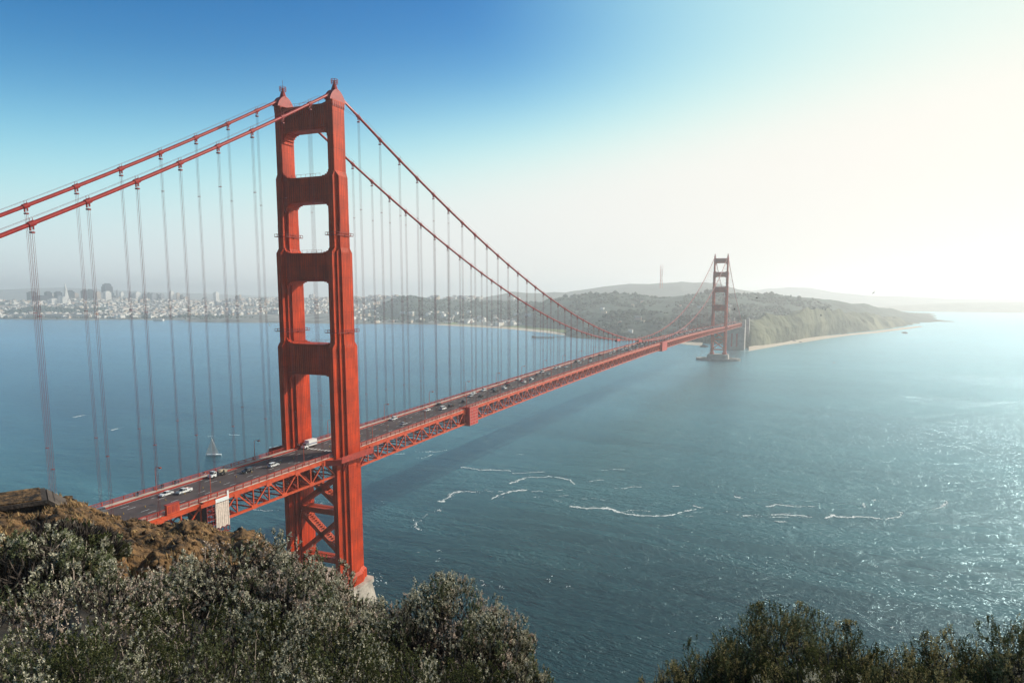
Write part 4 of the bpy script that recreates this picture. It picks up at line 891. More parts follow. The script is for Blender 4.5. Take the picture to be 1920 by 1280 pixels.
shrub(1480,1156,5.6,.72,.9,4600,'widest dark gorse bush with spiky tips against bright water',OL,True,'bush',GRP)
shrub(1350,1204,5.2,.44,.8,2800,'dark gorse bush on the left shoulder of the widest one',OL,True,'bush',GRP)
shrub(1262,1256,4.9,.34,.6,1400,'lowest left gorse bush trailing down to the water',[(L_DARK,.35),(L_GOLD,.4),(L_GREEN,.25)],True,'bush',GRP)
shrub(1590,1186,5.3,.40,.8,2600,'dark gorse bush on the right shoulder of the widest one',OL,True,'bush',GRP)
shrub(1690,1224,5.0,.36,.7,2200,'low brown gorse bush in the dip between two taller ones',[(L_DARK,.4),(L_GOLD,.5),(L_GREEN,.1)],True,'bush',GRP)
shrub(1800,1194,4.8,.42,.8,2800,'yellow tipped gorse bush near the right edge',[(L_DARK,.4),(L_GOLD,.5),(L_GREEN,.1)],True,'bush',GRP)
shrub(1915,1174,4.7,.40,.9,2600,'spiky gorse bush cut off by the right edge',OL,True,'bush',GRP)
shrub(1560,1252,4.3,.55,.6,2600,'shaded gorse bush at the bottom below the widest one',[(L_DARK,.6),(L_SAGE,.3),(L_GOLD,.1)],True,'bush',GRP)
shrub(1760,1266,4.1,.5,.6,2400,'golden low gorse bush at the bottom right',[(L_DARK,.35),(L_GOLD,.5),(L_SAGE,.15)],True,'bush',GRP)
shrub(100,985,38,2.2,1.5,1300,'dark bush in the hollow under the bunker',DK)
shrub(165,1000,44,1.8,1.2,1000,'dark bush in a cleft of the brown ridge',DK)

# ------------------------------------------------------------------ concrete bunker on the ridge
OLDC = mat('old_concrete', (.075,.058,.048), .95, var=.4, vscale=.6, bump=.4, bscale=3)
c = at(20, 962, 72); q = ray(20, 560); f2 = Vector((q.x, q.y, 0)).normalized(); r2 = Vector((f2.y, -f2.x, 0)); rz = math.atan2(r2.y, r2.x)
bk = empty('bunker', (c.x, c.y, c.z-1.75), rz); tag(bk, 'low ruined concrete bunker with flat roof at the left edge', 'bunker')
m = MB(); m.box(-9, 2.6, .2, 5.0, 2.05, 2.4); m.bar((2.6,2.6,2.22), (4.0,2.6,1.0), 4.4, .3); m.build('roof', OLDC, bk); m = MB(); m.box(-9, 2.2, .35, 5.0, 2.4, 2.52); m.build('turf', ROCK, bk)
m = MB(); m.box(-9, 3.2, 1.2, 4.8, -2.5, 2.0); m.box(-9, 3.0, -.4, 1.2, -2.5, -.2); m.box(-9, 2.4, .0, .5, 1.1, 1.35); m.build('wall', OLDC, bk)
m = MB(); m.box(.2, 1.5, 1.12, 1.2, -.4, 1.05); m.box(-4, -2.6, 1.12, 1.2, -.4, 1.05); m.build('doorway', DARKM, bk)
for i, (x, z, dx, dz) in enumerate(((-1.2,1.55,-1.8,-.3),(-.4,.85,-1.1,-.75))):
    m = MB(); m.bar((x,-.3,z), (x+dx,-.3,z+dz), .22); m.build('railing', PALE, bk)

# ------------------------------------------------------------------ maintenance scaffolds hung on the truss
def scaffold(x0, x1, z0, z1, tarps, label, kindn):
    root = empty('scaffold', ((x0+x1)/2, -H, z0)); tag(root, label, 'scaffold', 'maintenance scaffolds hung on the bridge')
    cx = (x0+x1)/2; m = MB(); y0, y1 = -2.4, -.8
    nx = max(2, int((x1-x0)/1.9))
    for k in range(nx+1):
        x = x0-cx+(x1-x0)*k/nx
        for y in (y0, y1): m.bar((x,y,0), (x,y,z1-z0), .16)
    for j in range(int((z1-z0)/1.9)+1):
        z = j*1.9
        for y in (y0, y1): m.bar((x0-cx,y,z), (x1-cx,y,z), .14)
        m.box(x0-cx, x1-cx, y0, y1, z-.06, z+.02)
    for k in range(nx): xa, xb = x0-cx+(x1-x0)*k/nx, x0-cx+(x1-x0)*(k+1)/nx; m.bar((xa,y0,0), (xb,y0,z1-z0), .08)
    m.build('frame', ROPE, root)
    for (a, b_, c_, d_, mt, fold) in tarps:
        m = MB(); n = 14
        top = [(a+(b_-a)*k/n-cx, y0-.12-.10*(k % 2), d_-z0) for k in range(n+1)]; bot = [(p[0], p[1]+.05*math.sin(k*1.7), c_-z0+fold*math.sin(k*1.3)) for k, p in enumerate(top)]
        for k in range(n):
            m.face([bot[k], bot[k+1], top[k+1], top[k]]); m.face([(p[0], p[1]+.05, p[2]) for p in (top[k], top[k+1], bot[k+1], bot[k])])
        m.build('tarpaulin', mt, root)
    return root
xa, xb, xm = onY(386, 940, -15.8).x, onY(427.5, 940, -15.8).x, onY(402, 940, -15.8).x
sc1 = scaffold(xa, xb, 60.4, 72.2, [(xm, xb, 62.6, 71.2, TARP, .25)], 'scaffold tower with pale sheeting under the roadway beside the ridge', 0)
m = MB(); m.box(-7, -1.2, -2.75, -2.55, 11.0, 12.3); m.build('side_panel', STEEL, sc1); m = MB(); m.box(-1.1, (xb-xa)/2, -2.75, -2.55, 11.1, 12.4); m.box((xb-xa)/2-.7, (xb-xa)/2, -2.75, -2.55, 12.4, 14.2); m.build('side_panel', PALE, sc1)
m = MB(); m.box(xa-(xa+xb)/2-.1, xa-(xa+xb)/2, -2.4, 6.5, .5, 12); m.build('end_panel', DARKM, sc1)
def wrapped(pxa, pxb, pym, z0, z1, label):
    a, b_ = onY(pxa, pym, -16.2).x, onY(pxb, pym, -16.2).x; r = scaffold(a, b_, z0, z1, [(a-.1, b_+.1, z0+.1, z1-.1, REDTARP, .15)], label, 1)
    cx = (a+b_)/2; m = MB(); m.box(a-cx-.25, a-cx-.12, -2.6, 4.5, .2, z1-z0-.2); m.box(a-cx, b_-cx, -2.4, 5, -.2, -.05); m.build('end_panel', REDTARP, r)
    m = MB(); n = 6
    for k in range(n+1): m.bar((a-cx, -2.72, .2+(z1-z0-.4)*k/n), (b_-cx, -2.72, .2+(z1-z0-.4)*k/n), .10)
    for k in range(4): m.bar((a-cx+(b_-a)*k/3, -2.72, .2), (a-cx+(b_-a)*k/3, -2.72, z1-z0-.2), .08)
    m.build('strap', mat('pink_strap', (.62,.36,.32), .7), r); return r
wrapped(881, 896, 776, 65.6, 76.6, 'scaffold wrapped in red sheeting a short way past the near tower')
wrapped(1242, 1251, 646, 69.5, 81, 'distant scaffold wrapped in red sheeting at midspan')
# painters' platforms on the cables
def cable_x(px, y):
    best = min(np.arange(300, 900, 1.), key=lambda x: abs(PCX+FPX*((Vector((x, y, cable_z(x)))-CAM).dot(_R))/((Vector((x, y, cable_z(x)))-CAM).dot(_fw))-px)); return float(best)
for px, y, lab in ((1158, H, 'red work platform clamped on the far cable at its lowest dip'), (1198, -H, 'dark work platform clamped on the near cable at its lowest dip')):
    x = cable_x(px, y); r = empty('cable_platform', (x, y, cable_z(x))); tag(r, lab, 'platform', 'work platforms on the cables')
    m = MB(); m.box(-7, 7, -1.3, 1.3, -1.4, -1.2); m.box(-7, -6.8, -1.3, 1.3, -1.2, 1.2); m.build('deck', DARKM, r)
    m = MB()
    for s in (-1, 1): m.box(-6.8, 7, s*1.3-.05, s*1.3+.05, -1.2, .9)
    m.build('side_panel', REDTARP, r)
# sign cabinet and gate on the near rail
xg = onY(322, 944, -13.3).x; r = empty('signal_cabinet', (xg, -13.3, road_z(xg))); tag(r, 'orange cabinet standing on the rail near the ridge', 'cabinet')
m = MB(); m.box(-2.4, 2.2, -.7, .3, -.1, 3.0); m.build('body', STEEL, r); m = MB(); m.box(-2.6, 2.4, -.9, .5, 3.0, 3.2); m.build('lid', RAILM, r)
m = MB()
for k in range(3): m.box(-2+k*1.4, -1.0+k*1.4, -.76, -.7, .4, 2.6)
m.build('door', RAILM, r)

# ------------------------------------------------------------------ street lamps along both walks
LANT = mat('lantern_paint', (.5,.08,.03), .5)
def make_lamp(far_=False):
    r = empty('street_lamp'); m = MB(); k = 1.5 if far_ else 1.
    m.tube([(0,0,0),(0,0,.9),(0,0,.95),(0,0,7.8),(-0,-.3,8.3),(0,-1.0,8.55),(0,-2.3,8.6)], [.24*k,.24*k,.13*k,.10*k,.09*k,.08*k,.07*k], 7); m.build('pole', LANT, r)
    m = MB(); m.loft([[(.42*w_*math.cos(a*1.0472)*1., -2.5+.75*w_*math.sin(a*1.0472), z) for a in range(6)] for z, w_ in ((8.75,.35),(8.6,1.),(8.35,.9),(8.2,.5))]); m.build('lantern', LANT, r)
    m = MB(); m.box(-.2, .2, -2.9, -2.1, 8.13, 8.2); m.build('lens', PALE, r); return r
lampA = make_lamp(); ORD = 'first second third fourth fifth sixth seventh eighth ninth tenth eleventh twelfth thirteenth fourteenth fifteenth sixteenth seventeenth eighteenth nineteenth twentieth'.split()
def ordinal(i): return ORD[i] if i < 20 else 'twenty '+ORD[i-20] if i < 29 else ('thirtieth' if i == 29 else 'thirty '+ORD[i-30] if i < 39 else 'fortieth' if i == 39 else 'forty '+ORD[i-40] if i < 49 else 'fiftieth' if i == 49 else 'fifty '+ORD[i-50])
ORD[19] = 'twentieth'
first = True
for side in (1, -1):
    j = 0
    for k in range(0, 36):
        x = -72.2+45.72*k+(0 if side > 0 else 1.5)
        if x > SPAN+280: break
        if abs(x-SPAN) < 12: continue
        o = lampA if first else copy_tree(lampA); first = False
        o.location = (x, side*12.3, road_z(x)+.3); o.rotation_euler.z = 0 if side > 0 else math.pi
        where = 'far walk' if side > 0 else 'near walk'
        if x < 620: o['label'] = 'orange street lamp on the %s, %s counted from the ridge' % (where, ordinal(j)); j += 1
        else: o['label'] = 'distant street lamp on the %s towards the far tower' % where
        o['category'] = 'street lamp'; o['group'] = 'street lamps along the bridge'

# ------------------------------------------------------------------ vehicles
GLASS = mat('car_glass', (.015,.018,.022), .12, spec=.6); TYRE = mat('tyre', (.012,.012,.012), .9); HUB = mat('wheel_rim', (.35,.35,.36), .4); LAMPG = mat('headlight_lens', (.8,.8,.78), .2); TAIL = mat('tail_lens', (.35,.01,.01), .3)
CARC = {'white': mat('car_white', (.80,.80,.78), .3, spec=.5), 'silver': mat('car_silver', (.42,.43,.45), .3, spec=.6), 'black': mat('car_black', (.012,.012,.014), .25, spec=.6), 'grey': mat('car_grey', (.11,.115,.13), .3, spec=.6), 'red': mat('car_red', (.36,.03,.03), .3, spec=.5), 'blue': mat('car_blue', (.05,.10,.22), .3, spec=.5), 'tan': mat('car_tan', (.40,.32,.22), .5)}
def outline(k):
    if k == 'sedan': return [(-2.3,.32),(-2.36,.62),(-2.25,.92),(-1.5,.98),(1.0,.92),(2.0,.80),(2.34,.62),(2.36,.32)], [(-1.75,.96),(-1.05,1.42),(.25,1.46),(1.15,.92)], .90
    if k == 'suv': return [(-2.3,.38),(-2.36,.7),(-2.3,1.05),(1.05,1.05),(2.05,.96),(2.32,.75),(2.34,.38)], [(-2.25,1.04),(-2.0,1.72),(.3,1.76),(1.15,1.04)], .94
    if k == 'van': return [(-2.5,.38),(-2.55,1.2),(1.6,1.15),(2.4,.95),(2.5,.38)], [(-2.5,1.18),(-2.42,2.05),(.9,2.1),(1.75,1.12)], .98
    return [(-2.75,.42),(-2.8,1.0),(-.6,1.02),(1.2,1.04),(2.4,.96),(2.7,.75),(2.72,.42)], [(-.55,1.02),(-.35,1.72),(.75,1.74),(1.45,1.04)], .98
def body_mb(k, m, mi=0, gi=1):
    bo, ca, w_ = outline(k)
    m.loft([[(x, -w_*(.95 if z < .5 else 1), z) for x, z in bo], [(x, w_*(.95 if z < .5 else 1), z) for x, z in bo]], mi)
    zt = max(z for _, z in ca); zb = min(z for _, z in ca)
    wy = lambda z: w_*(.93-.2*(z-zb)/(zt-zb))
    m.loft([[(x, -wy(z), z) for x, z in ca], [(x, wy(z), z) for x, z in ca]], gi)
    xt = [x for x, z in ca if z > zb+.3]; m.box(min(xt)-.03, max(xt)+.05, -wy(zt)-.02, wy(zt)+.02, zt-.06, zt+.03, mi)
    for sx in (min(xt), max(xt), (min(xt)+max(xt))/2):
        for s in (-1, 1):
            xb = sx*1.0+(.55 if sx == max(xt) else -.45 if sx == min(xt) else 0); m.bar((xb, s*wy(zb)*1.005, zb), (sx, s*wy(zt)*1.01, zt), .09, .06, mi)
def wheels_at(k): return {'sedan': (-1.4,1.42,.32), 'suv': (-1.4,1.42,.36), 'van': (-1.55,1.6,.36), 'pickup': (-1.75,1.75,.40)}[k]
def full_car(k, colour):
    r = empty({'sedan':'car','suv':'car','van':'van','pickup':'pickup_truck'}[k]); m = MB()
    if k == 'pickup':
        bo, ca, w_ = outline(k); m.loft([[(x, -w_, z) for x, z in bo], [(x, w_, z) for x, z in bo]], 0); m.box(-2.7, -.75, -.85, .85, 1.0, 1.03, 1)
        for s in (-1, 1): m.box(-2.8, -.6, *sorted((s*.86, s*.98)), 1.0, 1.32, 0)
        m.box(-2.8, -2.7, -.98, .98, 1.0, 1.32, 0)
    mm = MB(); body_mb(k, mm); 
    bm_ = MB(); gm = MB(); cm = bm_
    bo, ca, w_ = outline(k); zt = max(z for _, z in ca); zb = min(z for _, z in ca); wy = lambda z: w_*(.93-.2*(z-zb)/(zt-zb))
    for f, mi in zip(mm.f, mm.m): (bm_ if mi == 0 else gm).face([mm.v[i] for i in f])
    for f, mi in zip(m.f, m.m): bm_.face([m.v[i] for i in f])
    recalc(bm_.build('body', CARC[colour], r)); recalc(gm.build('window', GLASS, r))
    a, b_, rad_ = wheels_at(k)
    for x in (a, b_):
        for s in (-1, 1):
            q = MB(); q.tube([(x, s*(w_-.2), rad_), (x, s*(w_+.02), rad_)], rad_, 14); wl = q.build('wheel', TYRE, r); q = MB(); q.tube([(x, s*(w_+.021), rad_), (x, s*(w_+.03), rad_)], rad_*.6, 10); q.build('rim', HUB, wl)
    for s in (-1, 1):
        q = MB(); q.box(bo[-2][0]-.12, bo[-2][0]+.03, s*w_*.72-.18, s*w_*.72+.18, .58, .74); q.build('headlight', LAMPG, r)
        q = MB(); q.box(bo[1][0]-.03, bo[1][0]+.08, s*w_*.75-.15, s*w_*.75+.15, .62, .85); q.build('tail_light', TAIL, r)
    return r
def lane(px, py, dz=.6):
    p = onz(px, py, 76.)
    for _ in range(5): p = onz(px, py, road_z(p.x)+dz)
    y = min((-7.9,-4.75,-1.6,1.6,4.75,7.9), key=lambda v: abs(v-p.y)); return p.x, y
def put(o, x, y):
    o.location = (x, y, road_z(x)+.01); o.rotation_euler.z = 0 if y < 0 else math.pi; return o
def near_car(k, colour, px, py, label, y=None):
    x, yl = lane(px, py); o = put(full_car(k, colour), x, y if y is not None else yl); tag(o, label, {'pickup':'pickup truck','van':'van'}.get(k, 'car'), 'vehicles on the bridge'); return o
pk = near_car('pickup', 'white', 330, 918, 'white pickup with a ladder in its bed nearest the ridge', 1.6)
m = MB(); m.bar((-2.6,.3,1.3), (-.4,.3,2.1), .08); m.bar((-2.6,-.1,1.3), (-.4,-.1,2.1), .08)
for k in range(6): t = k/5; m.bar((-2.6+2.2*t,-.1,1.3+.8*t), (-2.6+2.2*t,.3,1.3+.8*t), .06)
m.build('ladder', STEEL, pk)
near_car('sedan', 'white', 311, 925, 'white car running beside the pickup with the ladder', 4.75)
near_car('suv', 'black', 454, 881, 'dark car alone in the tower shadow left of the near tower', 1.6)
near_car('suv', 'white', 516, 872, 'white car just left of the near tower on the near lanes', -1.6)
near_car('suv', 'grey', 184, 960, 'grey blue car half hidden behind the brown ridge')
# flatbed with a load, box truck
def truck(px, py, kindn, label, y):
    x, _ = lane(px, py); r = empty('flatbed_truck' if kindn == 'flat' else 'box_truck'); put(r, x, y); tag(r, label, 'truck', 'vehicles on the bridge')
    m = MB(); m.loft([[(px_, s*1.05, z) for px_, z in ((1.3,.5),(1.3,2.3),(2.2,2.35),(2.75,1.45),(3.6,1.3),(3.7,.5))] for s in (-1, 1)]); recalc(m.build('cab', CARC['white'], r))
    m = MB(); m.loft([[(px_, s*1.07, z) for px_, z in ((1.5,1.5),(1.5,2.15),(2.1,2.2),(2.6,1.5))] for s in (-1, 1)]); m.box(2.2, 2.72, -.9, .9, 1.52, 2.2); recalc(m.build('window', GLASS, r))
    m = MB()
    if kindn == 'flat': m.box(-4, 1.2, -1.15, 1.15, .9, 1.1); m.box(1.0, 1.15, -1.1, 1.1, 1.1, 2.3); m.build('bed', DARKM, r)
    else: m.box(-4.2, 1.15, -1.25, 1.25, .95, 3.5); m.build('cargo_box', CARC['white'], r)
    if kindn == 'flat':
        m = MB(); V, F = BL[2]; m.v = [(-1.4+a*1.3, b*.9, 1.75+c_*.75) for a, b, c_ in V]; m.f = [tuple(int(i) for i in f) for f in F]; m.m = [0]*len(F); m.box(-3.9, -2.6, -1, 1, 1.1, 2.0); m.build('load', CARC['tan'], r)
    else:
        m = MB(); m.box(-4.15, 1.1, 1.25, 1.262, 1.6, 2.0); m.box(-4.15, 1.1, -1.262, -1.25, 1.6, 2.0); m.build('side_stripe', CARC['blue'], r)
    for xw in (2.6, -2.4):
        for s in (-1, 1): m = MB(); m.tube([(xw, s*.8, .45), (xw, s*1.12, .45)], .45, 14); m.build('wheel', TYRE, r)
    for s in (-1, 1): m = MB(); m.box(3.62, 3.74, s*.8-.15, s*.8+.15, .8, 1.0); m.build('headlight', LAMPG, r)
truck(396, 888, 'flat', 'white flatbed truck with a tan load entering the sunlight', 7.9)
truck(559, 834, 'box', 'white box truck beside the far leg of the near tower', 7.9)
# the rest of the traffic: one mesh each, too small in the picture for separate parts
CK = {}
def small_car(k, colour):
    if (k, colour) in CK: return CK[k, colour].copy()
    m = MB(); body_mb(k, m); a, b_, rad_ = wheels_at(k)
    if k == 'pickup': m.box(-2.8, -.6, -.98, -.86, 1., 1.32); m.box(-2.8, -.6, .86, .98, 1., 1.32); m.box(-2.8, -2.7, -.98, .98, 1., 1.32)
    for x in (a, b_):
        for s in (-1, 1): m.tube([(x, s*.7, rad_), (x, s*.97, rad_)], rad_, 8, 2)
    o = recalc(m.build({'sedan':'car','suv':'car','van':'van','pickup':'pickup_truck'}[k], [CARC[colour], GLASS, TYRE])); COL.objects.unlink(o); CK[k, colour] = o; return o
def add_small(k, colour, x, y, label):
    o = small_car(k, colour)
    COL.objects.link(o); put(o, x, y); tag(o, label, {'van':'van','pickup':'pickup truck'}.get(k, 'car'), 'vehicles on the bridge')
MID = [(738,785,'suv','white'),(754,794,'sedan','silver'),(798,768,'sedan','white'),(816,757.5,'sedan','black'),(835,766,'van','white'),(843,760.6,'suv','black'),(869,752,'suv','grey'),(881,742,'suv','silver'),(885,737,'sedan','white'),(899.4,742,'sedan','black'),(896,730.6,'suv','white'),(922,728,'sedan','grey'),(926,733,'suv','black'),(943,717,'sedan','red'),(950,722.5,'sedan','black'),(945,727.5,'suv','white'),(970,710.6,'sedan','white'),(976,714,'suv','red'),(983,715.5,'sedan','white'),(996,711,'suv','white'),(1006,702.5,'suv','grey'),(1010,697,'van','white'),(1028,700.6,'sedan','silver'),(1030,689,'suv','white'),(1044,687.5,'sedan','white'),(1058,688,'sedan','silver'),(1073,678,'suv','black'),(1077.6,678.5,'sedan','white'),(1083,673.6,'suv','white'),(1088.5,680,'sedan','silver'),(1108,672,'suv','black'),(1107,676,'sedan','white'),(1122,665,'sedan','black'),(1130,666,'suv','red'),(1145,660,'suv','silver'),(1150,659.6,'van','white'),(1146,662.7,'sedan','white'),(1160,658.5,'sedan','grey'),(1150.5,654,'suv','white')]
pl = []
for px, py, k, c_ in MID:
    x, y = lane(px, py)
    while any(abs(x-x2) < 6.5 and abs(y-y2) < 1 for x2, y2, _, _ in pl): x += 2
    pl.append((x, y, k, c_))
pl.sort(key=lambda e: e[0])
LN = {-7.9:'near kerb lane',-4.75:'second lane',-1.6:'third lane',1.6:'fourth lane',4.75:'fifth lane',7.9:'far kerb lane'}
for i, (x, y, k, c_) in enumerate(pl): add_small(k, c_, x, y, '%s %s in the %s, %s vehicle past the near tower' % (c_, {'sedan':'car','suv':'tall car','van':'van','pickup':'pickup'}[k], LN[y], ordinal(i)))
for y in (-7.9,-4.75,-1.6,1.6,4.75,7.9):
    x = max([e[0] for e in pl if e[1] == y]+[480])+rng.uniform(12, 40)
    while x < SPAN+330:
        k = str(rng.choice(['sedan','suv','van','pickup'], p=[.5,.34,.08,.08])); c_ = str(rng.choice(['white','silver','black','grey','red','blue'], p=[.34,.22,.2,.13,.06,.05]))
        add_small(k, c_, x, y, '%s %s in the heavy traffic running to the far tower' % (c_, {'sedan':'car','suv':'tall car','van':'van','pickup':'pickup'}[k]))
        x += rng.uniform(13, 34) if y > 0 else rng.uniform(24, 75)

# ------------------------------------------------------------------ people on the far walk
SKIN = mat('skin', (.42,.25,.17), .6); HAIRM = mat('hair', (.03,.02,.015), .7)
def skin_mesh(name, verts, edges, radii, m, parent, sub=1):
    me = bpy.data.meshes.new(name); me.from_pydata(verts, edges, []); o = bpy.data.objects.new(name, me); COL.objects.link(o)
    md = o.modifiers.new('skin', 'SKIN'); md.use_smooth_shade = True
    sl_ = me.skin_vertices[0].data
    for i, r_ in enumerate(radii): sl_[i].radius = r_ if isinstance(r_, tuple) else (r_, r_)
    sl_[0].use_root = True
    if sub: s2 = o.modifiers.new('sub', 'SUBSURF'); s2.levels = sub; s2.render_levels = sub
    dg = bpy.context.evaluated_depsgraph_get(); me2 = bpy.data.meshes.new_from_object(o.evaluated_get(dg)); bpy.data.objects.remove(o); me2.name = name
    me2.materials.clear(); me2.materials.append(m); o = bpy.data.objects.new(name, me2); COL.objects.link(o)
    if parent: o.parent = parent
    return o
def person(shirt, trousers, stride):
    r = empty('person')
    J = dict(pelvis=(0,0,.95), waist=(0,0,1.10), chest=(0,0,1.32), neck=(0,0,1.48), chin=(.02,0,1.56), head=(.02,0,1.66), crown=(.0,0,1.75), ls=(0,.17,1.42), le=(-.10*stride,.22,1.15), lw=(.08*stride,.21,.92), lh=(.12*stride,.20,.84), rs=(0,-.17,1.42), re=(.12*stride,-.22,1.16), rw=(.30*stride,-.20,.98), rh=(.35*stride,-.19,.92), lp=(0,.09,.90), lk=(.20*stride,.10,.50), la=(.24*stride,.10,.09), lt=(.42*stride,.10,.04), rp=(0,-.09,.90), rk=(.04*stride,-.10,.50), ra=(-.26*stride,-.10,.12), rt=(-.10*stride,-.10,.04))
    names = list(J); E = [('pelvis','waist'),('waist','chest'),('chest','neck'),('neck','chin'),('chin','head'),('head','crown'),('chest','ls'),('ls','le'),('le','lw'),('lw','lh'),('chest','rs'),('rs','re'),('re','rw'),('rw','rh'),('pelvis','lp'),('lp','lk'),('lk','la'),('la','lt'),('pelvis','rp'),('rp','rk'),('rk','ra'),('ra','rt')]
    rad_ = dict(pelvis=(.15,.11), waist=(.13,.10), chest=(.16,.11), neck=.055, chin=.075, head=.095, crown=.06, ls=.065, le=.045, lw=.033, lh=.04, rs=.065, re=.045, rw=.033, rh=.04, lp=.085, lk=.058, la=.042, lt=.04, rp=.085, rk=.058, ra=.042, rt=.04)
    ix = {k: i for i, k in enumerate(names)}
    skin_mesh('body', [J[k] for k in names], [(ix[a], ix[b]) for a, b in E], [rad_[k] for k in names], SKIN, r)
    def sub(nm, keys, grow, m):
        ks = [k for k in names if k in keys]; jx = {k: i for i, k in enumerate(ks)}
        g = lambda v: (v[0]+grow, v[1]+grow) if isinstance(v, tuple) else v+grow
        skin_mesh(nm, [J[k] for k in ks], [(jx[a], jx[b]) for a, b in E if a in jx and b in jx], [g(rad_[k]) for k in ks], m, r)
    sub('jacket', ('pelvis','waist','chest','ls','le','lw','rs','re','rw'), .022, shirt); sub('trousers', ('pelvis','lp','lk','la','rp','rk','ra'), .02, trousers)
    q = MB(); q.loft([[(-.01+.105*w_*math.cos(a*.7854)*(1 if math.cos(a*.7854) < .3 else .72), .098*w_*math.sin(a*.7854), z) for a in range(8)] for z, w_ in ((1.62,.9),(1.70,1.06),(1.77,.85),(1.81,.35))]); q.build('hair', HAIRM, r)
    for s in (-1, 1): q = MB(); q.box(-.06 if s < 0 else .2*stride, .2 if s < 0 else .47*stride, -.05+s*.1, .05+s*.1, 0, .08) if s > 0 else q.box(-.34*stride, -.06*stride, -.15, -.05, 0, .1); q.build('shoe', DARKM, r)
    return r
JK = [mat('jacket_dark', (.02,.022,.03), .8), mat('jacket_red', (.30,.03,.03), .8), mat('jacket_pale', (.5,.48,.45), .8), mat('jacket_blue', (.04,.08,.18), .8)]; TR = [mat('trousers_dark', (.015,.016,.022), .8), mat('trousers_blue', (.05,.08,.14), .8)]
protos = [person(JK[0], TR[0], 1.), person(JK[1], TR[1], .6), person(JK[2], TR[0], .8), person(JK[3], TR[1], .35)]
PP = [(300,912,0,'person in a dark jacket walking left of a pair on the far walk'),(305.5,911.5,1,'person in a red jacket beside the first far lamp'),(318,903.5,0,'person in dark clothes right of the red jacket on the far walk'),(322,901,2,'person in a pale jacket following two others on the far walk'),(248,924.5,0,'lone person in dark clothes on the far walk nearest the ridge'),(710,783,3,'person in a blue jacket just past the near tower'),(717,780.5,0,'person in a dark jacket second past the near tower'),(780,761,0,'person in dark clothes by the far rail under the wires'),(812,750.5,2,'person in a pale jacket far along the walk'),(820,748,1,'person in a red jacket far along the walk')]
used = set()
for px, py, k, lab in PP:
    p = onz(px, py, 76)
    for _ in range(5): p = onz(px, py, road_z(p.x)+.9)
    o = protos[k] if k not in used else copy_tree(protos[k]); used.add(k)
    o.location = (p.x, min(12.4, max(10.4, p.y)), road_z(p.x)+.3); o.rotation_euler.z = math.pi if px % 2 < 1 else 0; tag(o, lab, 'person', 'people on the far walk')

# ------------------------------------------------------------------ boats, buoy, birds
def sailboat(px, py, L, hd, label, name='sailboat'):
    p = onz(px, py, 0); r = empty(name, (p.x, p.y, 0), hd); tag(r, label, 'sailboat'); m = MB(); R_ = []
    for t in np.linspace(0, 1, 9):
        x = -L/2+L*t; w_ = L*.14*math.sin(math.pi*min(1, (t*.82+.22)))**.8 if t < 1 else .03; zk = -.5+.5*t*t; zt = .95+.45*t*t
        R_.append([(x, -w_, zt), (x, -w_*.85, .2+.2*t), (x, 0, zk), (x, w_*.85, .2+.2*t), (x, w_, zt)])
    m.loft(R_); recalc(m.build('hull', CARC['white'], r))
    m = MB(); m.loft([[(-L*.22, s*L*.07, .9), (-L*.2, s*L*.06, 1.5), (L*.12, s*L*.055, 1.55), (L*.2, s*L*.05, 1.2)] for s in (-1, 1)]); recalc(m.build('cabin', PALE, r))
    hm = L*1.25; xm_ = L*.08
    m = MB(); m.tube([(xm_,0,.8),(xm_,0,hm+1)], [.1,.06], 6); m.build('mast', HUB, r)
    m = MB(); m.tube([(xm_,0,2.2),(xm_-L*.42,.8,2.2)], .07, 6); m.build('boom', HUB, r)
    def sail(nm, A, B, C_, belly):
        m = MB(); n = 8; A, B, C_ = Vector(A), Vector(B), Vector(C_)
        P = [[(A.lerp(B, i/n)).lerp(A.lerp(C_, i/n), j/n)+Vector((0, belly*math.sin(math.pi*j/n)*math.sin(math.pi*min(1, i/n+.1)), 0)) for j in range(n+1)] for i in range(n+1)]
        for off in (0, .03):
            for i in range(n):
                for j in range(n): q = [P[i][j], P[i+1][j], P[i+1][j+1], P[i][j+1]]; m.face([v+Vector((0, off, 0)) for v in (q if not off else q[::-1])])
        m.build(nm, SAILM, r, smooth=True)
    sail('mainsail', (xm_-.1,0,hm+.6), (xm_-.12,0,2.3), (xm_-L*.42,.8,2.3), .5)
    sail('jib', (xm_+.1,0,hm*.92), (L*.5,0,1.4), (xm_-.3,.7,1.7), .45)
    m = MB()
    for a, b_ in (((xm_,0,hm+1),(L*.5,0,1.35)), ((xm_,0,hm+1),(-L*.5,0,1))): m.tube([a, b_], .03, 3)
    m.build('rigging', DARKM, r)
SAILM = leafmat('sailcloth', (.78,.76,.72), (.78,.76,.72), .3)
sailboat(400.5, 853.5, 12.6, math.atan2(-_R.y, -_R.x)+.25, 'white sailing yacht with two sails on the dark water beyond the bridge')
sailboat(505.5, 610.5, 9, math.atan2(_R.y, _R.x)+.6, 'tiny white sailing boat close under the far wooded shore')
p = onz(1564, 680, 0); r = empty('buoy', (p.x, p.y, 0)); tag(r, 'small dark channel buoy on the bright water at right', 'buoy')
m = MB(); m.tube([(0,0,-.6),(0,0,.7)], 1.3, 12); m.build('float', REDTARP, r)
m = MB()
for a in range(4): m.bar((.9*math.cos(a*1.571), .9*math.sin(a*1.571), .7), (.3*math.cos(a*1.571), .3*math.sin(a*1.571), 4.2), .14)
m.box(-.5,.5,-.05,.05,2.6,4.0); m.tube([(0,0,4.2),(0,0,4.9)], .25, 6); m.build('mast', DARKM, r)
BIRDM = mat('bird_plumage', (.03,.028,.028), .8)
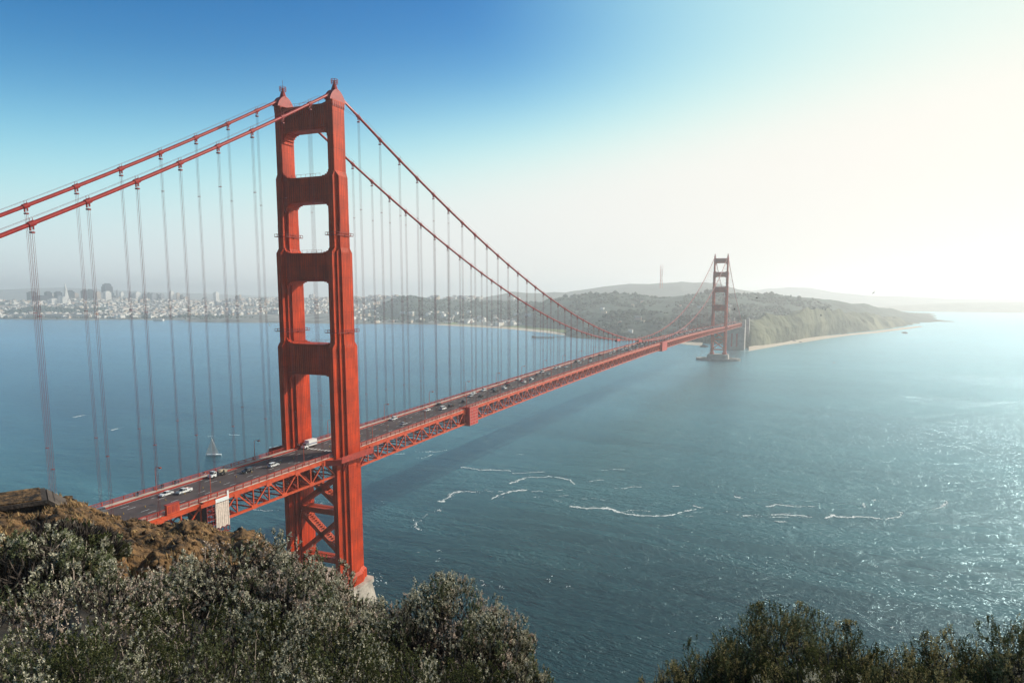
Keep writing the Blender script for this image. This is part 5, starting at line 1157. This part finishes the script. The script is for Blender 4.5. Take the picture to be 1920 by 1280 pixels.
def bird(px, py, d, bank, hd, label):
    p = at(px, py, d); m = MB()
    m.loft([[(x, w_*math.cos(a*.7854), w_*math.sin(a*.7854)) for a in range(8)] for x, w_ in ((-.32,.02),(-.2,.06),(0,.1),(.2,.08),(.28,.05),(.38,.055),(.46,.01))])
    for s in (-1, 1):
        y = [0,.25,.55,.8]; z = [.03,.16+bank*s*.05,.2+bank*s*.1,.1+bank*s*.15]; ch = [.24,.22,.16,.03]
        m.loft([[(ch[i]*.5-.05*i, s*y[i], z[i]), (-ch[i]*.1-.05*i, s*y[i], z[i]+.025), (-ch[i]*.7-.05*i, s*y[i], z[i]), (-ch[i]*.1-.05*i, s*y[i], z[i]-.015)] for i in range(4)])
    m.loft([[(-.28,-.05,.01),(-.28,.05,.01),(-.28,.05,-.01),(-.28,-.05,-.01)],[(-.55,-.13,.0),(-.55,.13,.0),(-.55,.13,-.01),(-.55,-.13,-.01)]])
    o = recalc(m.build('bird', BIRDM, loc=p)); o.rotation_euler = (bank, -.1, hd); tag(o, label, 'bird', 'birds over the water')
bird(1419, 559, 230, .3, 1.2, 'dark bird in flight right of the far tower'); bird(1377, 580, 200, -.4, -.8, 'dark bird in flight just above the far pylons'); bird(1638, 549, 250, .7, 2.6, 'dark bird in flight highest on the right over the bright hills')

# ------------------------------------------------------------------ foam on the tide lines
FOAMM = mat('foam', (.85,.86,.84), .9)
def foam():
    A = lambda L: [(740+x/3.31, 820+y/3.31) for x, y in L]; B = lambda L: [(1300+x/2.91, 840+y/2.91) for x, y in L]
    lines = [(A([(1090,425),(1170,433),(1330,440),(1400,462),(1520,482),(1620,488),(1760,475),(1800,455),(1870,443)]),1.3),(A([(265,400),(300,400),(325,375),(370,345),(430,335),(520,330),(670,335)]),1.2),(A([(600,380),(680,345),(740,330),(820,325)]),1.3),(A([(710,285),(760,260),(830,247),(960,242),(1030,250),(1090,262),(1110,290)]),1.),(A([(415,180),(540,200),(640,202),(720,210)]),.9),(A([(735,222),(830,217),(930,212)]),.9),(A([(250,445),(285,455),(265,440)]),1.),(A([(120,500),(130,525),(125,550),(165,572)]),.9),(A([(150,517),(170,515)]),.8),(A([(170,500),(210,472)]),.5),(A([(0,105),(60,100)]),.7),(A([(130,85),(240,90),(330,78)]),1.1),(A([(150,125),(170,130),(235,105)]),1.2),(A([(1210,275),(1300,263)]),.8),(A([(1360,312),(1430,318),(1470,305),(1530,302)]),.8),(A([(1725,302),(1765,300)]),.8),(A([(985,380),(1040,400)]),.5),(A([(1285,203),(1360,195),(1430,200)]),.8),(A([(740,105),(800,103)]),.6),(A([(850,335),(900,330),(920,340)]),.8),(A([(1000,325),(1040,322)]),.6),(A([(1160,380),(1240,378),(1300,390)]),.6),(A([(1020,358),(1080,360)]),.6),(A([(1400,462),(1460,452),(1590,460)]),.5),(A([(1780,485),(1880,495)]),.7),(A([(860,368),(900,366)]),.9),
     (B([(405,320),(450,308),(560,315),(680,320)]),1.),(B([(270,365),(400,367),(450,358),(560,365),(640,380)]),1.1),(B([(440,378),(520,372)]),.9),(B([(735,385),(760,360),(800,375),(900,370),(960,375),(1020,385)]),1.1),(B([(1060,390),(1110,378),(1140,350),(1110,345)]),.9),(B([(985,285),(1020,275)]),1.2),(B([(935,300),(940,325)]),.8),(B([(1290,335),(1340,325),(1380,300),(1370,285)]),.9),(B([(0,312),(50,325)]),.9),(B([(140,360),(185,345)]),.9),(B([(220,260),(255,270)]),1.1),(B([(440,398),(510,402)]),.8),
     ([(684,1083),(694,1079),(706,1085),(722,1093)],1.3),([(690,1100),(702,1097)],1.2),([(138,782),(158,778)],1.4),([(205,806),(228,801)],1.3),([(560,940),(575,938),(602,942),(610,940)],1.4),([(466,955),(520,957)],.7),([(390,818),(410,816)],.8),([(430,814),(450,815)],.8),([(505,838),(530,835)],.9),([(1388,657),(1400,658.5),(1412,657)],2.)]
    V, F = [], []
    for L, w_ in lines:
        P = [onz(px, py, .06) for px, py in L]
        for a, b_ in zip(P[:-1], P[1:]):
            dv = b_-a; ln = dv.length; dv.normalize(); nv = Vector((-dv.y, dv.x, 0)); n = max(4, int(ln/.42))
            for i in range(n):
                t = (i+rng.random())/n; c_ = a.lerp(b_, t); c_ = c_+nv*(2.6*mnoise.noise(c_*.07)+1.1*mnoise.noise(c_*.3)); th = .42+.8*mnoise.noise(c_*.05)+.7*mnoise.noise(c_*.23)
                if th < .12: continue
                for _ in range(2):
                    q = c_+nv*float(rng.normal(0, .8*w_*th))+Vector((0,0,float(rng.uniform(0,.03)))); r_ = float(rng.uniform(.12, .46))*w_*(.5+th*.6); k = int(rng.integers(5, 8)); i0 = len(V)
                    ph = rng.random()*6.28; el_ = float(rng.uniform(1.2, 2.4))
                    for s in range(k):
                        an = 6.283*s/k+ph; rr = r_*float(rng.uniform(.6, 1.2)); V.append(tuple(q+dv*(rr*el_*math.cos(an))+nv*(rr*math.sin(an))))
                    F.append(tuple(range(i0, i0+k)))
    def speck(q, r_, dv, el_):
        nv = Vector((-dv.y, dv.x, 0)); k = int(rng.integers(4, 7)); i0 = len(V); ph = rng.random()*6.28
        for s in range(k): an = 6.283*s/k+ph; rr = r_*float(rng.uniform(.6, 1.3)); V.append(tuple(q+dv*(rr*el_*math.cos(an))+nv*(rr*math.sin(an))))
        F.append(tuple(range(i0, i0+k)))
    for L, w_ in lines:
        P = [onz(px, py, .06) for px, py in L]
        for a, b_ in zip(P[:-1], P[1:]):
            dv = b_-a; ln = dv.length; dv.normalize(); nv = Vector((-dv.y, dv.x, 0))
            for _ in range(int(ln*1.6)):
                c_ = a.lerp(b_, float(rng.random())); g_ = .5+mnoise.noise(c_*.09)
                if g_ > .3: speck(c_+nv*float(rng.normal(0, 2.6*w_*g_))+dv*float(rng.normal(0, 2)), float(rng.uniform(.06, .22))*w_, dv, 2.2)
    wd_ = Vector((math.cos(R(-40)), math.sin(R(-40)), 0))
    for _ in range(90):     # scattered small whitecaps
        px, py = rng.uniform(0, 1920), rng.uniform(640, 1240); c_ = onz(px, py, .06)
        if mnoise.noise(c_*.006) < -.05: continue
        for _ in range(int(rng.integers(2, 7))): speck(c_+Vector((float(rng.normal(0, 1.3)), float(rng.normal(0, 1.3)), 0)), float(rng.uniform(.08, .26)), wd_, 2.5)
    me = bpy.data.meshes.new('foam'); me.from_pydata(V, [], F); me.materials.append(FOAMM); o = bpy.data.objects.new('foam', me); COL.objects.link(o); kind(o, 'stuff')
foam()
